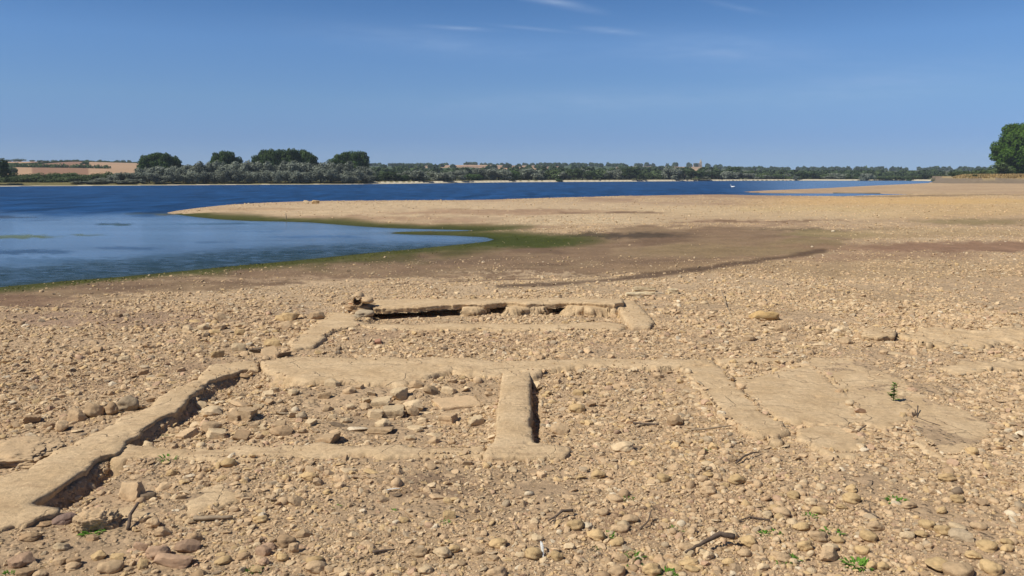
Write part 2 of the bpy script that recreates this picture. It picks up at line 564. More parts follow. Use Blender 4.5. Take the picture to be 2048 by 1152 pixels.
# ------------------------------------------------------------------ stains of the lakebed (bearing, level-ground row, half sizes, colour, amount, stoniness or None)
STAINS = [
    (1850, 412, 420, 26, (186, 152, 104), .75, .5), (900, 418, 620, 20, (190, 163, 128), .7, .35),
    (1500, 425, 400, 16, (188, 160, 122), .6, .4), (1780, 400, 300, 9, (190, 150, 96), .6, .2), (1150, 442, 200, 13, (196, 170, 134), .7, 1.0),
    (1620, 418, 200, 5, (188, 158, 108), .5, .8),
    (1000, 424, 300, 5, (146, 112, 86), .65, .2), (1215, 425, 110, 2.6, (104, 78, 58), .8, 0), (1500, 441, 260, 1.6, (110, 84, 62), .75, 0),
    (720, 434, 220, 5, (140, 108, 82), .6, .1), (1050, 419, 220, 2.0, (128, 96, 72), .6, 0), (520, 418, 120, 3, (160, 126, 92), .5, .3),
    (860, 447, 160, 4, (140, 110, 84), .6, 0), (1000, 453, 160, 5, (132, 104, 80), .6, 0),
    (1240, 470, 170, 6, (74, 62, 50), .85, 0), (560, 558, 260, 4, (168, 139, 110), .55, .1), (1080, 546, 200, 2.5, (182, 154, 122), .7, .1), (820, 520, 240, 6, (98, 78, 62), .5, 0), (1480, 500, 220, 12, (134, 112, 78), .6, 0), (1640, 458, 160, 3, (84, 70, 54), .6, 0),
    (1150, 466, 90, 4, (90, 76, 54), .6, .3), 
    (-100, 602, 300, 16, (118, 90, 70), .8, 0), 
    (1560, 535, 330, 22, (146, 118, 86), .7, .2), (1660, 466, 110, 9, (104, 98, 56), .6, 0), (1620, 484, 90, 8, (122, 112, 66), .5, 0),
    (1950, 443, 140, 7, (112, 100, 58), .6, 0), (1980, 494, 420, 13, (126, 93, 72), .85, .03), (1760, 512, 260, 9, (132, 100, 76), .6, .1), (1900, 470, 260, 5, (140, 112, 82), .5, .1), (1960, 540, 240, 5, (144, 114, 86), .5, .2), (1600, 484, 240, 12, (128, 102, 76), .4, .05),
    (1850, 465, 300, 10, (158, 132, 94), .6, .2), (1850, 540, 330, 26, (160, 132, 98), .6, .3),
    (1800, 391, 160, 1.5, (122, 100, 74), .8, 0), (1950, 389, 120, 1.6, (128, 106, 76), .7, 0), (1960, 402, 300, 5, (188, 152, 96), .5, .1),
    (230, 640, 330, 17, (142, 114, 94), .8, .1), (120, 613, 220, 4, (98, 74, 60), .75, 0), (560, 622, 200, 10, (146, 122, 102), .5, .4),
    (100, 770, 220, 24, (128, 98, 76), .5, .5), (330, 740, 130, 14, (140, 108, 84), .4, .5), (850, 990, 130, 22, (122, 96, 76), .6, .4),
    (1500, 1040, 300, 40, (142, 112, 86), .5, .4), (1250, 1075, 180, 26, (138, 106, 80), .6, .3), (1800, 1110, 180, 30, (146, 114, 88), .5, .3),
    (950, 675, 350, 12, (150, 116, 90), .5, .5), (1050, 690, 200, 8, (146, 112, 88), .5, .4), (1300, 745, 90, 40, (158, 130, 100), .5, .4),
    (1650, 600, 300, 24, (164, 134, 98), .5, .6), (1450, 985, 130, 20, (138, 112, 92), .4, .4), (940, 860, 80, 24, (146, 118, 92), .4, .3),
]
MUD = [(-300, 615), (0, 577), (300, 553), (600, 526), (800, 506), (960, 489), (1120, 474), (1200, 462), (1270, 452), (1400, 449), (1620, 452), (1720, 466), (1660, 498), (1450, 527),
       (1250, 551), (1000, 554), (700, 560), (400, 576), (150, 594), (0, 606), (-100, 620), (-300, 660)]
LINES = [([(1000, 575), (1130, 566), (1250, 556), (1350, 545), (1450, 530), (1560, 514), (1640, 503)], 6.5, (84, 64, 50), .85),
         ([(700, 573), (850, 567), (980, 560), (1100, 556)], 1.6, (96, 72, 56), .8)]


def ground_paint(x, y, sd, z):
    px, py = pxy(x, y, np.clip(z, -.6, .6))
    n = len(x)
    c = np.tile(alb(172, 143, 111), (n, 1))
    st = np.full(n, 0.55)
    wx = px + fbm(x, y, 3.0, 4, 31) * 40 + fbm(px, py * 6, 60, 4, 33) * 22 + fbm(px, py * 5, 14, 3, 34) * 12
    wy = py + fbm(px, py * 5, 90, 4, 35) * 0.055 * (py - HOR) + fbm(px, py * 9, 25, 3, 37) * 0.03 * (py - HOR) + fbm(px, py * 7, 9, 2, 38) * .018 * (py - HOR)
    near = (y > 1) & (py > HOR + 9)

    def put(a, col):
        nonlocal c
        c = c * (1 - a[:, None]) + alb(*col)[None] * a[:, None]
    big = fbm(x, y, 9, 4, 41)
    put(np.clip(0.35 * big, 0, .3), (152, 122, 96)); put(np.clip(-0.3 * big, 0, .2), (198, 172, 138))
    # streaks of silt along the water lines, and the bare mudflat
    str_ = fbm(px, py * 15, 120, 5, 101)
    a = np.clip((str_ + .08) * 2.8, 0, .8) * near * (1 - sstep(455, 500, py)) * (1 - .7 * sstep(1400, 1800, px))
    put(a, (146, 116, 92)); st = st * (1 - a)
    mud = poly_sd(wx, wy, MUD)
    a = .95 * sstep(-4, 5, mud + fbm(px, py * 8, 50, 4, 103) * 7) * near * (1 - .35 * sstep(1400, 1690, px))
    put(a, (122, 97, 74)); st = st * (1 - a)
    put(a * np.clip(str_ * 1.5, 0, .6), (96, 74, 58)); put(a * np.clip(-fbm(px, py * 12, 90, 4, 105) * 1.3, 0, .5), (142, 118, 88))
    for (sx, sy, rx, ry, col, amt, sto) in STAINS:
        q = np.sqrt(((wx - sx) / rx) ** 2 + ((wy - sy) / ry) ** 2)
        a = amt * (1 - sstep(0.55, 1.15, q)) * near
        put(a, col)
        if sto is not None: st = st * (1 - a) + sto * a
    for pts, th, col, amt in LINES:
        d = np.full(n, 1e9)
        for (ax, ay), (bx, by) in zip(pts[:-1], pts[1:]):
            ex, ey = bx - ax, by - ay
            t = np.clip(((px - ax) * ex + (py - ay) * ey) / (ex * ex + ey * ey), 0, 1)
            d = np.minimum(d, np.hypot((px - ax - t * ex) * .35, py - ay - t * ey))
        a = amt * (1 - sstep(.3, 1.1, d / th + fbm(x, y, 1.2, 4, 50) * .7)) * near
        put(a, col); st = st * (1 - a)
    # green algae round the shallow bay
    bay = near & (y < 62) & (px < 1300)
    wob = fbm(px, py * 4, 70, 4, 61)
    south = sstep(455, 475, py)
    wid = np.where(py > 470, 1.8 + 1.8 * sstep(100, 900, px), 2.4)
    a = 0.97 * (1 - sstep(.35, 1.25, np.maximum(sd, 0) / (wid * 1.25 * (1 + .5 * wob) + .2))) * bay
    put(a, (68, 70, 26)); st = st * (1 - a)
    q = np.sqrt(((wx - 1045) / 190) ** 2 + ((wy - 482) / 17) ** 2)
    a = 0.95 * (1 - sstep(.4, 1.1, q)) * near
    put(a, (62, 68, 22)); st = st * (1 - a)
    wet = np.exp(-np.maximum(sd, 0) / 0.5) * 0.6 * bay
    put(wet, (40, 50, 20))
    # shore sheen of far spits
    # far country: beach, meadow strip, fields and woods on the hills
    pxc = np.clip(px, -1500, 3200)
    Ysh = F * HW / (np.interp(pxc, FAR_X, FAR_Y) - HOR)
    far = (y > Ysh - 2) & (y > 150) & (sd > 0)
    g = np.clip(fbm(x, y, 60, 3, 71), -1, 1)
    fc = alb(78, 80, 50)[None] * (1 + .25 * g[:, None])
    c = np.where(far[:, None], fc, c)
    beach = far & (sd < np.where(px < 740, 3.0, 6.0) + 2 * fbm(x, y, 25, 3, 73))
    c = np.where(beach[:, None], alb(190, 178, 152)[None], c)
    olive = far & ~beach & (sd < 24)
    c = np.where(olive[:, None], alb(112, 104, 66)[None], c)
    hill = far & (y > Ysh + 120)
    cell = _h(np.floor((x + .35 * y) / 150).astype(np.int64), np.floor((y - .2 * x) / 170).astype(np.int64), 5)
    tanl = alb(178, 146, 114)
    browns = alb(150, 122, 98)
    fld = np.where(cell[:, None] > .62, browns[None], np.where(cell[:, None] > .3, tanl[None], alb(170, 140, 100)[None]))
    left = hill & (px < 320)
    c = np.where(left[:, None], tanl[None] * (0.92 + .1 * g[:, None]), c)
    brown = left & (px > 75) & (px < 186) & (y < 820 + 1.0 * (px - 75))
    c = np.where(brown[:, None], alb(140, 108, 84)[None], c)
    mid = hill & (px > 700) & (px < 1440)
    open_ = mid & (((px > 800) & (px < 1120)) | ((px > 1230) & (px < 1420))) & (cell > .3)
    c = np.where(mid[:, None], alb(74, 86, 58)[None], c)
    c = np.where(open_[:, None], fld, c)
    bk = poly_sd(x, y, BANK)
    onb = (bk > 5) & (px > 1870)
    c = np.where(onb[:, None], alb(150, 128, 90)[None] * (1 + .15 * g[:, None]), c)
    face = (bk > -2) & (bk <= 5) & (px > 1855)
    c = np.where(face[:, None], alb(120, 104, 86)[None], c)
    st = np.where(far | onb | face | (sd < 0), 0, st)
    c = np.where((sd < -0.05)[:, None], alb(58, 62, 40)[None], c)
    lum = (c @ np.array([.3, .59, .11]))[:, None]
    g_ = np.where(far | (sd < 0), 0, .10)[:, None]
    c = (c * (1 - g_) + lum * g_) * np.where((far | (sd < 0))[:, None], 1, np.array([[1.11, 1.125, 1.07]]))
    return c, st, np.where(far, 1.0, 0.0)


# ------------------------------------------------------------------ ground sheet
def ring_faces(nr, nc, wrap, base=0):
    i = np.arange(nr - 1)[:, None] * nc
    jn = nc if wrap else nc - 1
    j = np.arange(jn)[None, :]
    j2 = (j + 1) % nc
    return np.stack([i + j, i + j2, i + nc + j2, i + nc + j], -1).reshape(-1, 4)[:, ::-1] + base


yo = np.concatenate([np.arange(900, 300, -2.6), np.arange(300, 60, -1.9), np.arange(60, 10, -0.8)])
rad = np.concatenate([[0.4, 0.8, 1.2, 1.7, 2.2, 2.8, 3.5], F * CAMZ / yo])
rad = np.unique(rad)
rad = np.unique(np.concatenate([rad[rad < 200], np.arange(200, 640, 2.6), np.geomspace(640, 3600, 75)]))
ang_f = np.linspace(-R(37), R(37), 780)
ang_c = np.concatenate([np.linspace(-math.pi, -R(37.4), 70)[:-1]])
angs = np.concatenate([ang_c, ang_f, -ang_c[::-1][:-1]])
RR, AA = np.meshgrid(rad, angs, indexing='ij')
gx_, gy_ = (RR * np.sin(AA)).ravel(), (RR * np.cos(AA)).ravel()
gz_, gsd = height_smooth(gx_, gy_, True)
gcol, gst, gfar = ground_paint(gx_, gy_, gsd, gz_)
gz_ = gz_ + np.where(gsd > 0, micro(gx_, gy_) * np.clip(gsd / 3, .0, 1), 0)
gf = ring_faces(len(rad), len(angs), True)
ground = link('ground', mesh_np('ground', np.stack([gx_, gy_, gz_], -1), gf, 4, True, gcol, {'stony': gst, 'far': gfar}), M_GROUND)
tag(ground, kind='structure')

# ------------------------------------------------------------------ water sheet (cut to the lake, a little past its edge)
yo = np.concatenate([np.arange(300, 60, -2.0), np.arange(60, 7.5, -0.7)])
wr = F * HW / yo
wa = np.linspace(-R(50), R(34), 520)
RR, AA = np.meshgrid(wr, wa, indexing='ij')
wx_, wy_ = (RR * np.sin(AA)).ravel(), (RR * np.cos(AA)).ravel()
wsd = -poly_sd(wx_, wy_, LAKE)
wf = ring_faces(len(wr), len(wa), False)
wf = wf[(wsd[wf].min(1) < 0.4)]
wpx = 1024 + F * wx_ / wy_
wpy = HOR + F * HW / wy_
n_a = fbm(wpx, wpy * 7, 60, 4, 81); n_b = fbm(wpx, wpy * 12, 22, 3, 83)
calm = sstep(418, 446, wpy + n_a * 8 + (wpx - 300) * 0.00) 
calm = np.maximum(calm, 0.7 * sstep(1420, 1640, wpx) * (wpy < 392))
deep, bayc, weedc = alb(28, 63, 102), alb(92, 118, 146), alb(30, 52, 62)  # base tones include reflected sky, painted paler in the calm bay
wc = deep[None] * (1 - calm[:, None]) + bayc[None] * calm[:, None]
edge = sstep(-8.5, -2.0, wsd) * sstep(466, 505, wpy)
ea = np.clip(edge * .8 + n_b * .6 * edge, 0, 1)
wc = wc * (1 - ea[:, None]) + weedc[None] * ea[:, None]
rim = np.exp(np.minimum(wsd, 0) / 0.8) * sstep(425, 440, wpy)
wc = wc * (1 - .8 * rim[:, None]) + alb(52, 58, 26)[None] * .8 * rim[:, None]
for (sx, sy, rx, ry, col, amt) in [(40, 473, 100, 4.5, (84, 92, 44), .95), (185, 469, 45, 2.5, (80, 88, 48), .8), (235, 448, 42, 3.5, (52, 66, 58), .95),
                                   (20, 434, 90, 1.8, (58, 66, 74), .8), (90, 440, 90, 1.2, (60, 74, 90), .5), (300, 426, 70, 2, (64, 74, 70), .7), (340, 428, 50, 3, (92, 88, 50), .8),
                                   (60, 503, 110, 5, (46, 70, 96), .8), (250, 496, 80, 4, (44, 70, 100), .6), (430, 447, 120, 3, (52, 74, 84), .7),
                                   (420, 484, 60, 2, (48, 70, 92), .5), (640, 473, 120, 3, (60, 88, 122), .6), (100, 520, 160, 8, (44, 68, 84), .45), (520, 462, 60, 2, (48, 70, 92), .4)]:
    q = np.sqrt(((wpx + n_a * 40 - sx) / rx) ** 2 + ((wpy + n_b * ry * .9 - sy) / ry) ** 2)
    a = amt * (1 - sstep(.5, 1.1, q))
    wc = wc * (1 - a[:, None]) + alb(*col)[None] * a[:, None]
    calm = calm * (1 - .6 * a)
calm = calm * (1 - .6 * ea)
weed_ripple = np.clip(np.maximum(sstep(-9.5, -2.5, wsd) * sstep(464, 500, wpy) * 1.3, .45 * sstep(.1, .7, fbm(wpx, wpy * 8, 130, 3, 87)) * sstep(425, 445, wpy)), 0, 1)  # shallow weed together with painted dark ripple flecks
used = np.unique(wf)
remap = np.zeros(len(wx_), np.int64); remap[used] = np.arange(len(used))
water = link('water', mesh_np('water', np.stack([wx_, wy_, np.full_like(wx_, ZW)], -1)[used], remap[wf], 4, True, wc[used], {'calm': calm[used], 'weed': weed_ripple[used]}), M_WATER)
tag(water, kind='structure')

# ------------------------------------------------------------------ foundation walls
WALLS, WALL_H = [], []                                   # plan outlines, kept clear of gravel


def wall_mesh(P, ht, cell=0.02, undercut=0.0, flare=0.02, rough=0.012, bottom=None, seed=1, top_noise=0.016, edge_noise=0.03, drop=0.0, grow=0.0, side_cut=False):
    P = [tuple(p) for p in P]
    xs, ys = [p[0] for p in P], [p[1] for p in P]
    m = 0.08 + grow
    ax = np.arange(min(xs) - m, max(xs) + m, cell); ay = np.arange(min(ys) - m, max(ys) + m, cell)
    X, Y = np.meshgrid(ax, ay, indexing='ij')
    nx, ny = X.shape
    x, y = X.ravel(), Y.ravel()
    sd0 = poly_sd(x, y, P) + grow
    sd = sd0 + fbm(x, y, 0.35, 3, seed) * edge_noise + fbm(x, y, 0.11, 4, seed + 9) * edge_noise * .6
    S = sd.reshape(nx, ny)
    inside = (S > 0)
    cellok = inside[:-1, :-1] & inside[1:, :-1] & inside[1:, 1:] & inside[:-1, 1:]
    ci, cj = np.nonzero(cellok)
    idx = lambda i, j: i * ny + j
    quads = np.stack([idx(ci, cj), idx(ci + 1, cj), idx(ci + 1, cj + 1), idx(ci, cj + 1)], -1)
    gxs, gys = np.gradient(S, cell)
    gxs, gys = gxs.ravel(), gys.ravel()
    gl = np.hypot(gxs, gys) + 1e-9
    nxv, nyv = -gxs / gl, -gys / gl          # outward
    zg = height_smooth(x, y)
    worn = np.exp(-np.maximum(sd, 0) / 0.05)
    z = zg + ht + fbm(x, y, 0.7, 3, seed + 3) * top_noise + fbm(x, y, 0.12, 4, seed + 4) * top_noise * .45 - worn * (.38 * ht if ht < .1 else .03) * (1 + .8 * fbm(x, y, .2, 3, seed + 8))
    pit = np.clip(fbm(x, y, 0.16, 2, seed + 6) - .62, 0, 1)
    z = z - pit * 0.08 - drop
    # boundary edges
    e = np.concatenate([quads[:, [0, 1]], quads[:, [1, 2]], quads[:, [2, 3]], quads[:, [3, 0]]])
    key = np.sort(e, 1); code = key[:, 0] * (nx * ny) + key[:, 1]
    u, inv, cnt = np.unique(code, return_inverse=True, return_counts=True)
    be = e[cnt[inv] == 1]
    bv = np.unique(be)
    x2, y2 = x.copy(), y.copy()
    mv = np.clip(sd[bv], 0, cell * 1.5)
    x2[bv] += nxv[bv] * mv; y2[bv] += nyv[bv] * mv
    used = np.unique(quads)
    rm = np.full(nx * ny, -1, np.int64); rm[used] = np.arange(len(used))
    V = [np.stack([x2[used], y2[used], z[used]], -1)]
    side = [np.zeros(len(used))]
    Fq = [rm[quads]]
    rows = 6
    total = (ht + 0.20) if bottom is None else bottom
    prev = np.full(nx * ny, -1, np.int64); prev[bv] = rm[bv]
    off = len(used)
    for k in range(1, rows + 1):
        t = k / rows
        fl = flare if not side_cut else flare * (1 - sstep(-.1, .35, nxv[bv] + .25 * nyv[bv]))
        o = fl * t - undercut * math.sin(min(1, t * 1.2) * math.pi * .5)
        nn = (fbm(x2[bv] * 1.0 + 3.1 * k, y2[bv] + 7.7 * k, 0.16, 3, seed + 20) * rough * 2.0 + fbm(x2[bv] + 5.3 * k, y2[bv] - 3.9 * k, 0.055, 2, seed + 40) * min(rough, .03) * 1.1 + fbm(x2[bv], y2[bv], .3, 2, seed + 30) * abs(flare) * .8 * t) * min(1, t * 2)
        zz = z[bv] - total * t * (1 if bottom is None else 1 + .5 * fbm(x2[bv], y2[bv], .35, 3, seed + 60))
        V.append(np.stack([x2[bv] + nxv[bv] * (o + nn), y2[bv] + nyv[bv] * (o + nn), zz], -1))
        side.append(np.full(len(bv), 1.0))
        cur = np.full(nx * ny, -1, np.int64); cur[bv] = off + np.arange(len(bv)); off += len(bv)
        Fq.append(np.stack([prev[be[:, 0]], cur[be[:, 0]], cur[be[:, 1]], prev[be[:, 1]]], -1))
        prev = cur
    if bottom is not None:
        Vb = V[0].copy(); Vb[:, 2] -= total
        V.append(Vb); side.append(np.ones(len(Vb)))
        Fq.append(rm[quads][:, ::-1] + off)
    return mesh_np('foundation_wall', np.concatenate(V), np.concatenate(Fq), 4, True, None, {'side': np.concatenate(side)})


def px_poly(pts, off):
    return [on_ground(px, py, off, True)[:2] for px, py in pts]


def wall(pts, ht, label, name='foundation_wall', cat='wall', group='old foundation walls', keep=True, mat=None, **kw):
    P = px_poly(pts, ht)
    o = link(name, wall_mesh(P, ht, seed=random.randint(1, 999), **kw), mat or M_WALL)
    tag(o, label, cat, group)
    if keep: WALLS.append(P); WALL_H.append((P, ht))
    return o


wall([(521, 737), (519, 722), (498, 717), (470, 721), (425, 728), (408, 741), (393, 754), (363, 769), (328, 789), (305, 810), (249, 827), (211, 851), (164, 874), (129, 892), (97, 911), (53, 935), (0, 951), (-160, 1010),
      (-260, 1075), (-120, 1085), (0, 1058), (59, 1046), (88, 1032), (117, 1026), (120, 1014), (70, 1008), (70, 1001), (91, 985), (129, 964), (176, 935), (205, 913), (231, 905),
      (258, 878), (293, 857), (322, 836), (351, 824), (363, 813), (378, 792), (395, 778), (434, 754), (469, 741), (498, 734)], 0.05,
     'long thick foundation wall running diagonally to a rounded corner with a dark shaded side', cell=0.022, undercut=0.03, flare=0.22, edge_noise=0.06, side_cut=1, top_noise=0.022)
wall([(519, 719), (594, 713), (744, 710), (859, 711.6), (937, 715), (1006, 722), (1060, 720), (1109, 716), (1267, 714), (1363, 715.5), (1426, 718), (1429, 728), (1353, 728), (1300, 731), (1236, 731),
      (1159, 728.5), (1140, 730), (1086, 735), (1064, 744), (1006, 744), (984, 745), (937, 747), (906, 737), (866, 747), (858, 756), (837, 757), (812, 766), (728, 763), (675, 761), (606, 761),
      (553, 749), (528, 738)], 0.05, 'widest cross wall of the ruin, its lumpy middle bulging towards the stone-filled room', cell=0.022, flare=0.16, rough=0.02, edge_noise=0.07, drop=.004, top_noise=0.022)
wall([(1007, 741), (1058, 741), (1061, 798), (1059, 846), (1067, 882), (1141, 893), (1135, 903), (1129, 909), (1050, 910), (980, 911), (969, 905), (975, 896), (992, 879), (994, 835), (1000, 785)], 0.05,
     'short straight dividing wall between the two rooms, ending in a T-shaped foot', cell=0.018, flare=0.04, undercut=0.0, edge_noise=0.025)
wall([(1358, 727), (1432, 726), (1470, 760), (1502, 792), (1531, 820), (1562, 846), (1574, 862), (1553, 878), (1490, 858), (1470, 846), (1442, 830), (1420, 801), (1394, 766), (1366, 738)], 0.03,
     'low worn wall slanting beside the cracked concrete slab, dark stains on its top', cell=0.02, flare=0.1, edge_noise=0.09, drop=.003, top_noise=0.02)
wall([(252, 888), (337, 892), (410, 894), (500, 891), (588, 889.5), (690, 889.5), (808, 891), (969, 889.5), (972, 906), (910, 906), (822, 909), (705, 906), (588, 912), (469, 914), (410, 913), (337, 913), (234, 913)], 0.03,
     'long low wall footing closing the stone-filled room on the side towards the cobbles', cell=0.02, flare=0.14, rough=0.04, edge_noise=0.09, top_noise=0.025)
bw = wall([(734, 599), (820, 597), (906, 596), (1030, 596), (1109, 595.5), (1245, 595), (1247, 604), (1229, 607.5), (1128, 603.5), (1093, 605), (1052, 606), (1013, 602.5), (969, 608), (928, 607), (880, 610), (837, 612), (790, 614), (747, 615)], 0.15,
          'undercut wall at the rear of the ruin, a dark gap below its thin concrete lip', cell=0.025, flare=-0.01, bottom=0.085, edge_noise=0.05, drop=.0, top_noise=0.02)
for pts in ([(924, 598), (974, 598), (972, 614), (926, 614)], [(1014, 598), (1096, 598), (1094, 611), (1018, 612)], [(1130, 598), (1248, 597), (1245, 612), (1180, 613), (1134, 609)]):
    o = link('pier', wall_mesh(px_poly(pts, 0.1), 0.095, cell=0.025, flare=.13, rough=.08, seed=random.randint(1, 999), edge_noise=.09), M_WALL, bw)
    WALLS.append(px_poly(pts, 0.1))
o = link('core', wall_mesh(px_poly([(738, 598), (1247, 595), (1247, 597), (740, 602)], 0.1), 0.1, cell=0.03, flare=.02, rough=.03, seed=77), M_WALL, bw)
wall([(1234, 599), (1268, 599), (1285, 614), (1309, 640), (1299, 649), (1267, 650), (1251, 636), (1239, 614)], 0.07, 'smooth short sloping wall at the corner beside the pale blocks', cell=0.022, flare=0.06, edge_noise=0.04, drop=.006)
wall([(665, 624), (706, 627), (725, 647), (684, 655), (650, 669), (631, 691), (581, 697), (584, 682), (609, 657), (650, 638)], 0.04, 'flat silted wall stump in front of the broken drain pipe', cell=0.025, flare=0.09, edge_noise=0.09)
wall([(722, 646), (812, 649), (937, 647), (1094, 647), (1140, 646), (1255, 646), (1240, 658), (1109, 658), (981, 657), (906, 657), (812, 658), (730, 654)], 0.03, 'faint low footing between the undercut wall and the widest cross wall', cell=0.028, flare=0.1, edge_noise=0.12)
wall([(1434, 713), (1520, 712), (1596, 714), (1600, 723), (1520, 724), (1441, 725)], 0.04, 'short worn wall strip continuing the cross wall towards the cracked slab', cell=0.022, flare=0.08, edge_noise=0.07)
wall([(1818, 668), (1843, 659), (1906, 652), (1954, 659), (2048, 652), (2200, 648), (2200, 688), (2048, 684), (2001, 687), (1938, 687), (1859, 684)], 0.07, 'broad eroded wall bank with a cave-like notch behind the cracked slab', cell=0.03, flare=0.14, rough=0.06, undercut=.03, edge_noise=0.28, top_noise=0.07)
wall([(1722, 655), (1760, 653), (1794, 660), (1790, 668), (1755, 669), (1724, 665)], 0.1, 'isolated flat wall block overhanging a dark hollow on the stony flat', cell=0.025, undercut=.06, flare=0, edge_noise=0.09, top_noise=.03)
wall([(1875, 735), (1906, 725), (1980, 721), (2048, 720), (2180, 718), (2180, 738), (2048, 737), (1960, 742), (1905, 745)], 0.035, 'low wall remnant ridge behind the green weed', cell=0.028, flare=0.12, rough=.03, edge_noise=0.2, top_noise=0.05)
wall([(232, 1020), (265, 1014), (333, 1014), (340, 1026), (310, 1036), (262, 1040), (236, 1032)], 0.02, 'small smooth footing patch beside the rough square block', cell=0.016, flare=0.12, edge_noise=0.08)
wall([(380, 990), (410, 970), (458, 966), (475, 992), (436, 1014), (408, 1026), (382, 1040), (364, 1034), (372, 1014)], 0.02, 'worn footing lump with a dark hole in its top', cell=0.014, flare=0.14, edge_noise=0.1)

# cracked concrete slab
SL = dict(cat='slab', group='cracked concrete slab pieces', name='concrete_slab')
wall([(1479, 757), (1558, 742), (1602, 730), (1640, 742), (1668, 770), (1700, 800), (1716, 842), (1653, 846), (1564, 836), (1526, 817), (1500, 785)], 0.016, 'smooth pale slab piece with hairline cracks next to the low worn wall', cell=0.022, flare=0.2, edge_noise=0.1, top_noise=0.016, grow=.035, **SL)
wall([(1606, 727), (1621, 713), (1685, 714), (1757, 732), (1789, 757), (1814, 779), (1800, 806), (1816, 840), (1790, 855), (1722, 842), (1706, 800), (1673, 769), (1645, 741)], 0.02, 'stained slab piece with the green weed at its edge', cell=0.022, flare=0.2, edge_noise=0.1, top_noise=0.016, grow=.035, **SL)
wall([(1816, 781), (1875, 804), (1931, 820), (1985, 842), (1995, 858), (1960, 882), (1922, 910), (1875, 907), (1849, 882), (1827, 864), (1822, 840), (1806, 806)], 0.014, 'outer slab piece breaking up into cobbles', cell=0.02, flare=0.2, edge_noise=0.1, top_noise=0.016, grow=.035, **SL)
wall([(1606, 858), (1669, 855), (1700, 861), (1735, 903), (1669, 906), (1634, 893)], 0.012, 'small detached slab piece lying between the low worn wall and the cobbles', cell=0.018, flare=0.2, edge_noise=0.1, top_noise=0.016, grow=.035, **SL)

# ------------------------------------------------------------------ stones
def ico(sub):
    bm = bmesh.new()
    bmesh.ops.create_icosphere(bm, subdivisions=sub, radius=1.0)
    V = np.array([v.co[:] for v in bm.verts]); Fc = np.array([[v.index for v in f.verts] for f in bm.faces])
    bm.free()
    return V / np.linalg.norm(V, axis=1, keepdims=True), Fc


ICO = {k: ico(k) for k in (1, 2, 3, 4)}


def n3(V, s, seed):
    x, y, z = V[:, 0] * s + 31.7, V[:, 1] * s + 17.3, V[:, 2] * s + 47.9
    return (vnoise(x, y, seed) + vnoise(y, z, seed + 71) + vnoise(z, x, seed + 37) - 1.5) * .62


def rock(kind, sub, seed):
    r = np.random.default_rng(seed)
    V, Fc = ICO[sub]
    V = V.copy()
    if kind == 'round':
        rad_ = 1 + .6 * n3(V, 1.0, seed) + .30 * n3(V, 2.2, seed + 1) + (.08 * n3(V, 6, seed + 2) if sub > 2 else 0)
        V = V * rad_[:, None]
        V[:, 2] = np.where(V[:, 2] < 0, V[:, 2] * .8, V[:, 2])
        V = V * np.array([1, r.uniform(.68, .95), r.uniform(.6, .85)])
    else:
        nn = r.normal(size=(9, 3)); nn /= np.linalg.norm(nn, axis=1, keepdims=True)
        nn = np.concatenate([nn, [[0, 0, 1], [0, 0, -1.0]]])
        if kind == 'block':
            nn = np.array([[1, 0, 0], [-1, 0, 0], [0, 1, 0], [0, -1, 0], [0, 0, 1], [0, 0, -1.0]]) + r.normal(size=(6, 3)) * .14
            nn /= np.linalg.norm(nn, axis=1, keepdims=True)
        dd = r.uniform(.62, .9, len(nn))
        if kind == 'block': dd = r.uniform(.62, .7, len(nn))
        q = V @ nn.T
        rad_ = np.min(np.where(q > 1e-3, dd / np.maximum(q, 1e-3), 9.0), axis=1)
        rad_ = np.minimum(rad_, 1.25)
        V = V * rad_[:, None]
        if sub >= 3:
            V = V * (1 + .10 * n3(V, 3.5, seed) + .06 * n3(V, 9, seed + 3))[:, None]
        if kind == 'flat': V = V * np.array([1, r.uniform(.6, .9), r.uniform(.2, .3)])
        elif kind == 'angular': V = V * np.array([1, r.uniform(.6, .95), r.uniform(.5, .8)])
    ext = max(np.ptp(V[:, 0]), np.ptp(V[:, 1]))
    return V / ext, Fc                       # widest extent 1


ROCKS = {}
for kind, cnt in (('round', 8), ('angular', 8), ('flat', 5), ('block', 4)):
    ROCKS[kind] = []
    for i in range(cnt):
        V, Fc = rock(kind, 4, 100 + 17 * i + len(kind))
        me = mesh_np(kind + '_stone', V, Fc, 3, kind == 'round')
        if kind != 'round':
            me.polygons.foreach_set('use_smooth', np.ones(len(Fc), bool))
            try: me.set_sharp_from_angle(angle=R(32))
            except Exception: pass
        me.materials.append(M_STONE)
        ROCKS[kind].append(me)

TONES = {'buff': (192, 164, 127), 'pale': (208, 184, 146), 'yellow': (196, 167, 120), 'grey': (172, 154, 126), 'pink': (180, 148, 120), 'dark': (110, 96, 80), 'red': (156, 112, 92), 'brown': (170, 142, 108), 'white': (212, 196, 166), 'purple': (132, 110, 102)}
STONE_XY = []


